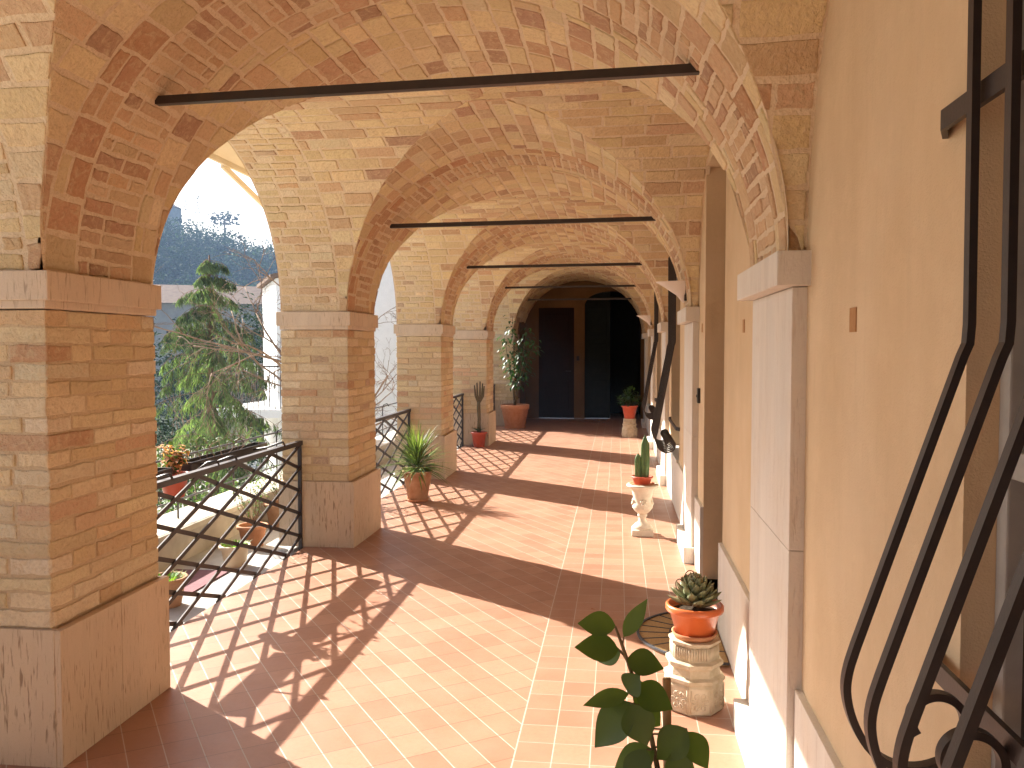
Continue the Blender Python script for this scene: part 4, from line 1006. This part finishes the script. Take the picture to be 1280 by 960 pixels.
# spruce
def rot_about(v, ax, a): return Matrix.Rotation(a, 3, ax) @ v
r = random.Random(99); SPX, SPY = -7.0, 14.0
t = thing('spruce', 'drooping green spruce just beyond the terrace parapet', 'tree', (SPX, SPY, -4.2))
q = MB(); q.tube([(0, 0, 0), (.03, 0, 3), (0, .02, 5.5), (.02, 0, 7.35)], [.16, .11, .06, .012], 9); q.build('trunk', M['bark'], t)
q = MB(); st = MB(); z = 1.0
while z < 7.3:
    f = (7.45 - z) / 6.5; Lb_ = .20 + 2.2 * f ** .75
    for k in range(4 if z < 6.9 else 3):
        a = r.uniform(0, 6.28); d = Vector((math.cos(a), math.sin(a), .25)); p = Vector((0, 0, z + r.uniform(-.06, .06))); pts = [p.copy()]; n_ = 8; L = Lb_ * r.uniform(.7, 1.1)
        for j in range(n_):
            d = (d + Vector((0, 0, -.13))).normalized(); p = p + d * L / n_; pts.append(p.copy())
        st.tube(pts, [.018 * f + .004 - (.016 * f + .002) * j / n_ for j in range(n_ + 1)], 4)
        for j in range(1, n_ + 1):
            for sg in (-1, 1):
                s_ = Vector((-math.sin(a), math.cos(a), 0)) * sg; b0 = pts[j].lerp(pts[j - 1], r.random()); tw = L * .34 * (1.15 - j / n_) + .08
                d2 = (s_ * .8 + d * .6 + Vector((0, 0, -.15))).normalized(); tp = [b0]
                for e_ in range(4): d2 = (d2 + Vector((0, 0, -.28))).normalized(); tp.append(tp[-1] + d2 * tw / 4)
                st.tube(tp, .003, 3); c0 = r.uniform(.55, 1.7)
                for e_ in range(1, 5):
                    for m_ in range(5):
                        b = tp[e_].lerp(tp[e_ - 1], r.random()); dd = (d2 + Vector((r.uniform(-.8, .8), r.uniform(-.8, .8), r.uniform(-1.3, .2)))).normalized(); c = c0 * r.uniform(.7, 1.35)
                        q.leaf(b, dd, (math.cos(a), math.sin(a), .8), r.uniform(.08, .16), r.uniform(.015, .027), (c, c, c * .9), seg=2, bend=.15, fold=.4)
    z += .25
st.build('branches', M['bark'], t); q.build('needles', M['spruce'], t)

# bare tree
def grow(st, p, d, L, rad, depth, r, droop=0.0):
    n = 4; pts = [p.copy()]; 
    for j in range(n):
        d = (d + Vector((r.uniform(-.22, .22), r.uniform(-.22, .22), r.uniform(-.18, .18) - droop))).normalized(); p = p + d * L / n; pts.append(p.copy())
    st.tube(pts, [rad * (1 - .45 * j / n) for j in range(n + 1)], 6 if rad > .01 else 4)
    if depth <= 0: return
    for k in range(r.choice((2, 3, 3, 4))):
        b = pts[r.randrange(1, n + 1)]; ax = Vector((r.uniform(-1, 1), r.uniform(-1, 1), r.uniform(-1, 1))).normalized(); dd = rot_about(d, ax, r.uniform(.35, .95)); grow(st, b, dd, L * r.uniform(.5, .74), max(.0025, rad * .55), depth - 1, r, droop + .01)
def bare(name, label, loc, h, rad, seed, dirs, depth=4):
    r = random.Random(seed); t = thing(name, label, 'tree', loc, 'bare trees beyond the parapet'); q = MB(); q.tube([(0, 0, 0), (.04, .02, h * .5), (0, 0, h)], [rad * .6, rad * .45, rad * .3], 9); q.build('trunk', M['bark'], t)
    q = MB()
    for (d, L) in dirs: grow(q, Vector((0, 0, h * r.uniform(.85, 1.0))), Vector(d).normalized(), L, rad * .24, depth, r, .02)
    q.build('branches', M['bark'], t)
bare('bare_tree', 'leafless twiggy tree reaching across in front of the spruce and the hill', (-4.75, 12.4, -4.2), 5.6, .09, 5, [((-.9, -.1, .75), 1.4), ((-.9, -.4, .45), 1.5), ((-.8, .3, .2), 1.3), ((-.5, -.6, .9), 1.2), ((-.7, .1, 1.0), 1.3), ((.3, -.3, .9), 1.2)], 4)
bare('bare_tree', 'leafless tree against the white building, seen past the second pier', (-5.0, 15.0, -4.2), 4.4, .10, 15, [((.2, .1, .9), 1.5), ((.6, .2, .6), 1.4), ((-.3, .3, .8), 1.4), ((.5, -.4, .5), 1.3), ((.7, .4, .15), 1.2), ((.8, 0, .4), 1.5)], 5)
# shrubs
def shrub(name, label, loc, h, w, n, seed, mt='shrub', k_=1.0):
    r = random.Random(seed); t = thing(name, label, 'shrub', loc, 'shrubs beyond the terrace'); q = MB(); st = MB()
    for k in range(18): st.tube([(0, 0, 0), (r.uniform(-.3, .3) * w, r.uniform(-.3, .3) * w, h * .5), (r.uniform(-.6, .6) * w, r.uniform(-.6, .6) * w, h * r.uniform(.7, 1))], [.03, .02, .006], 5)
    cl = [(r.uniform(-.6, .6) * w, r.uniform(-.6, .6) * w, h * r.uniform(.3, .95), r.uniform(.6, 1.4)) for _ in range(26)]
    for k in range(n):
        cx, cy, cz, g = r.choice(cl); s_ = w * .28; p = Vector((cx + r.gauss(0, s_ * .6), cy + r.gauss(0, s_ * .6), cz + r.gauss(0, s_ * .6))); c = g * r.uniform(.6, 1.3)
        q.leaf(p, (r.uniform(-1, 1), r.uniform(-1, 1), r.uniform(-.5, .8)), (r.uniform(-1, 1), r.uniform(-1, 1), 1), k_ * r.uniform(.07, .13), k_ * r.uniform(.04, .07), (c, c, c), seg=2, bend=.3)
    st.build('stems', M['bark'], t); q.build('leaves', M[mt], t)
shrub('shrub', 'dark leafy shrub low behind the parapet rail beside the spruce', (-6.0, 11.2, -4.2), 4.2, 1.3, 3800, 1)
shrub('shrub', 'dense shrub between the spruce and the balcony of the white building', (-9.6, 17.6, -4.2), 4.2, 1.2, 3200, 2, 'hilltree', 1.2)
shrub('shrub', 'green leafy shrub showing as a sliver past the third pier', (-3.7, 19.0, -1.5), 4.2, .8, 2600, 3)
shrub('shrub', 'broad dark bush hiding the lower half of the farmhouse', (-20.5, 44, -4.2), 7.0, 5.2, 6500, 7, 'hilltree', 2.6)
shrub('shrub', 'dark bush at the foot of the farmhouse slope left of the spruce', (-12.6, 24.5, -4.2), 6.2, 2.4, 5200, 4, 'hilltree', 1.7)
shrub('shrub', 'dark bush under the bare branches, right of the spruce', (-10.6, 26.5, -4.2), 6.9, 2.2, 5200, 5, 'hilltree', 1.7)

# ------------------------------------------------------------------ hazy air
q = MB(); q.box(-480, 480, -290, 590, -12, 46); hz = q.build('haze', []); hm = bpy.data.materials.new('pale_haze'); hm.use_nodes = True; ht = hm.node_tree
ht.nodes.remove(ht.nodes['Principled BSDF']); pv = ht.nodes.new('ShaderNodeVolumePrincipled'); pv.inputs['Color'].default_value = (.45, .66, 1, 1); pv.inputs['Density'].default_value = .0009
ht.links.new(pv.outputs[0], ht.nodes['Material Output'].inputs['Volume']); hz.data.materials.clear(); hz.data.materials.append(hm); tag(hz, None, None, None, 'stuff')

# ------------------------------------------------------------------ light, sky, camera
w = bpy.data.worlds.new('World'); sc.world = w; w.use_nodes = True; nt = w.node_tree
sky = nt.nodes.new('ShaderNodeTexSky'); sky.sky_type = 'NISHITA'; sky.sun_disc = False
sky.sun_elevation = math.asin(SUN.z); sky.sun_rotation = math.atan2(SUN.x, SUN.y) % (2 * PI)
sky.air_density = .8; sky.dust_density = 4.0; sky.ozone_density = .6; sky.altitude = 200
nt.links.new(sky.outputs[0], nt.nodes['Background'].inputs[0]); nt.nodes['Background'].inputs[1].default_value = .075
sl = bpy.data.lights.new('sun', 'SUN'); sl.energy = 5.0; sl.angle = R(.5); sl.color = (1, .95, .87)
so = bpy.data.objects.new('sun', sl); col.objects.link(so); so.rotation_euler = (-SUN).to_track_quat('-Z', 'Y').to_euler(); so.location = (-20, 14, 20)
cd = bpy.data.cameras.new('camera'); cam = bpy.data.objects.new('camera', cd); col.objects.link(cam); sc.camera = cam
cd.sensor_width = 36; cd.lens = 1066.8 / 1280 * 36; cd.clip_start = .05; cd.clip_end = 2000
cam.location = (0, 0, 1.55); cam.rotation_euler = (PI / 2 - .0418, 0, .1233)
sc.view_settings.view_transform = 'Standard'; sc.view_settings.look = 'None'; sc.view_settings.gamma = 1; sc.view_settings.exposure = 2.0
sc.render.engine = 'CYCLES'; sc.cycles.use_denoising = True; sc.cycles.diffuse_bounces = 7; sc.cycles.max_bounces = 10; sc.cycles.sample_clamp_indirect = 8
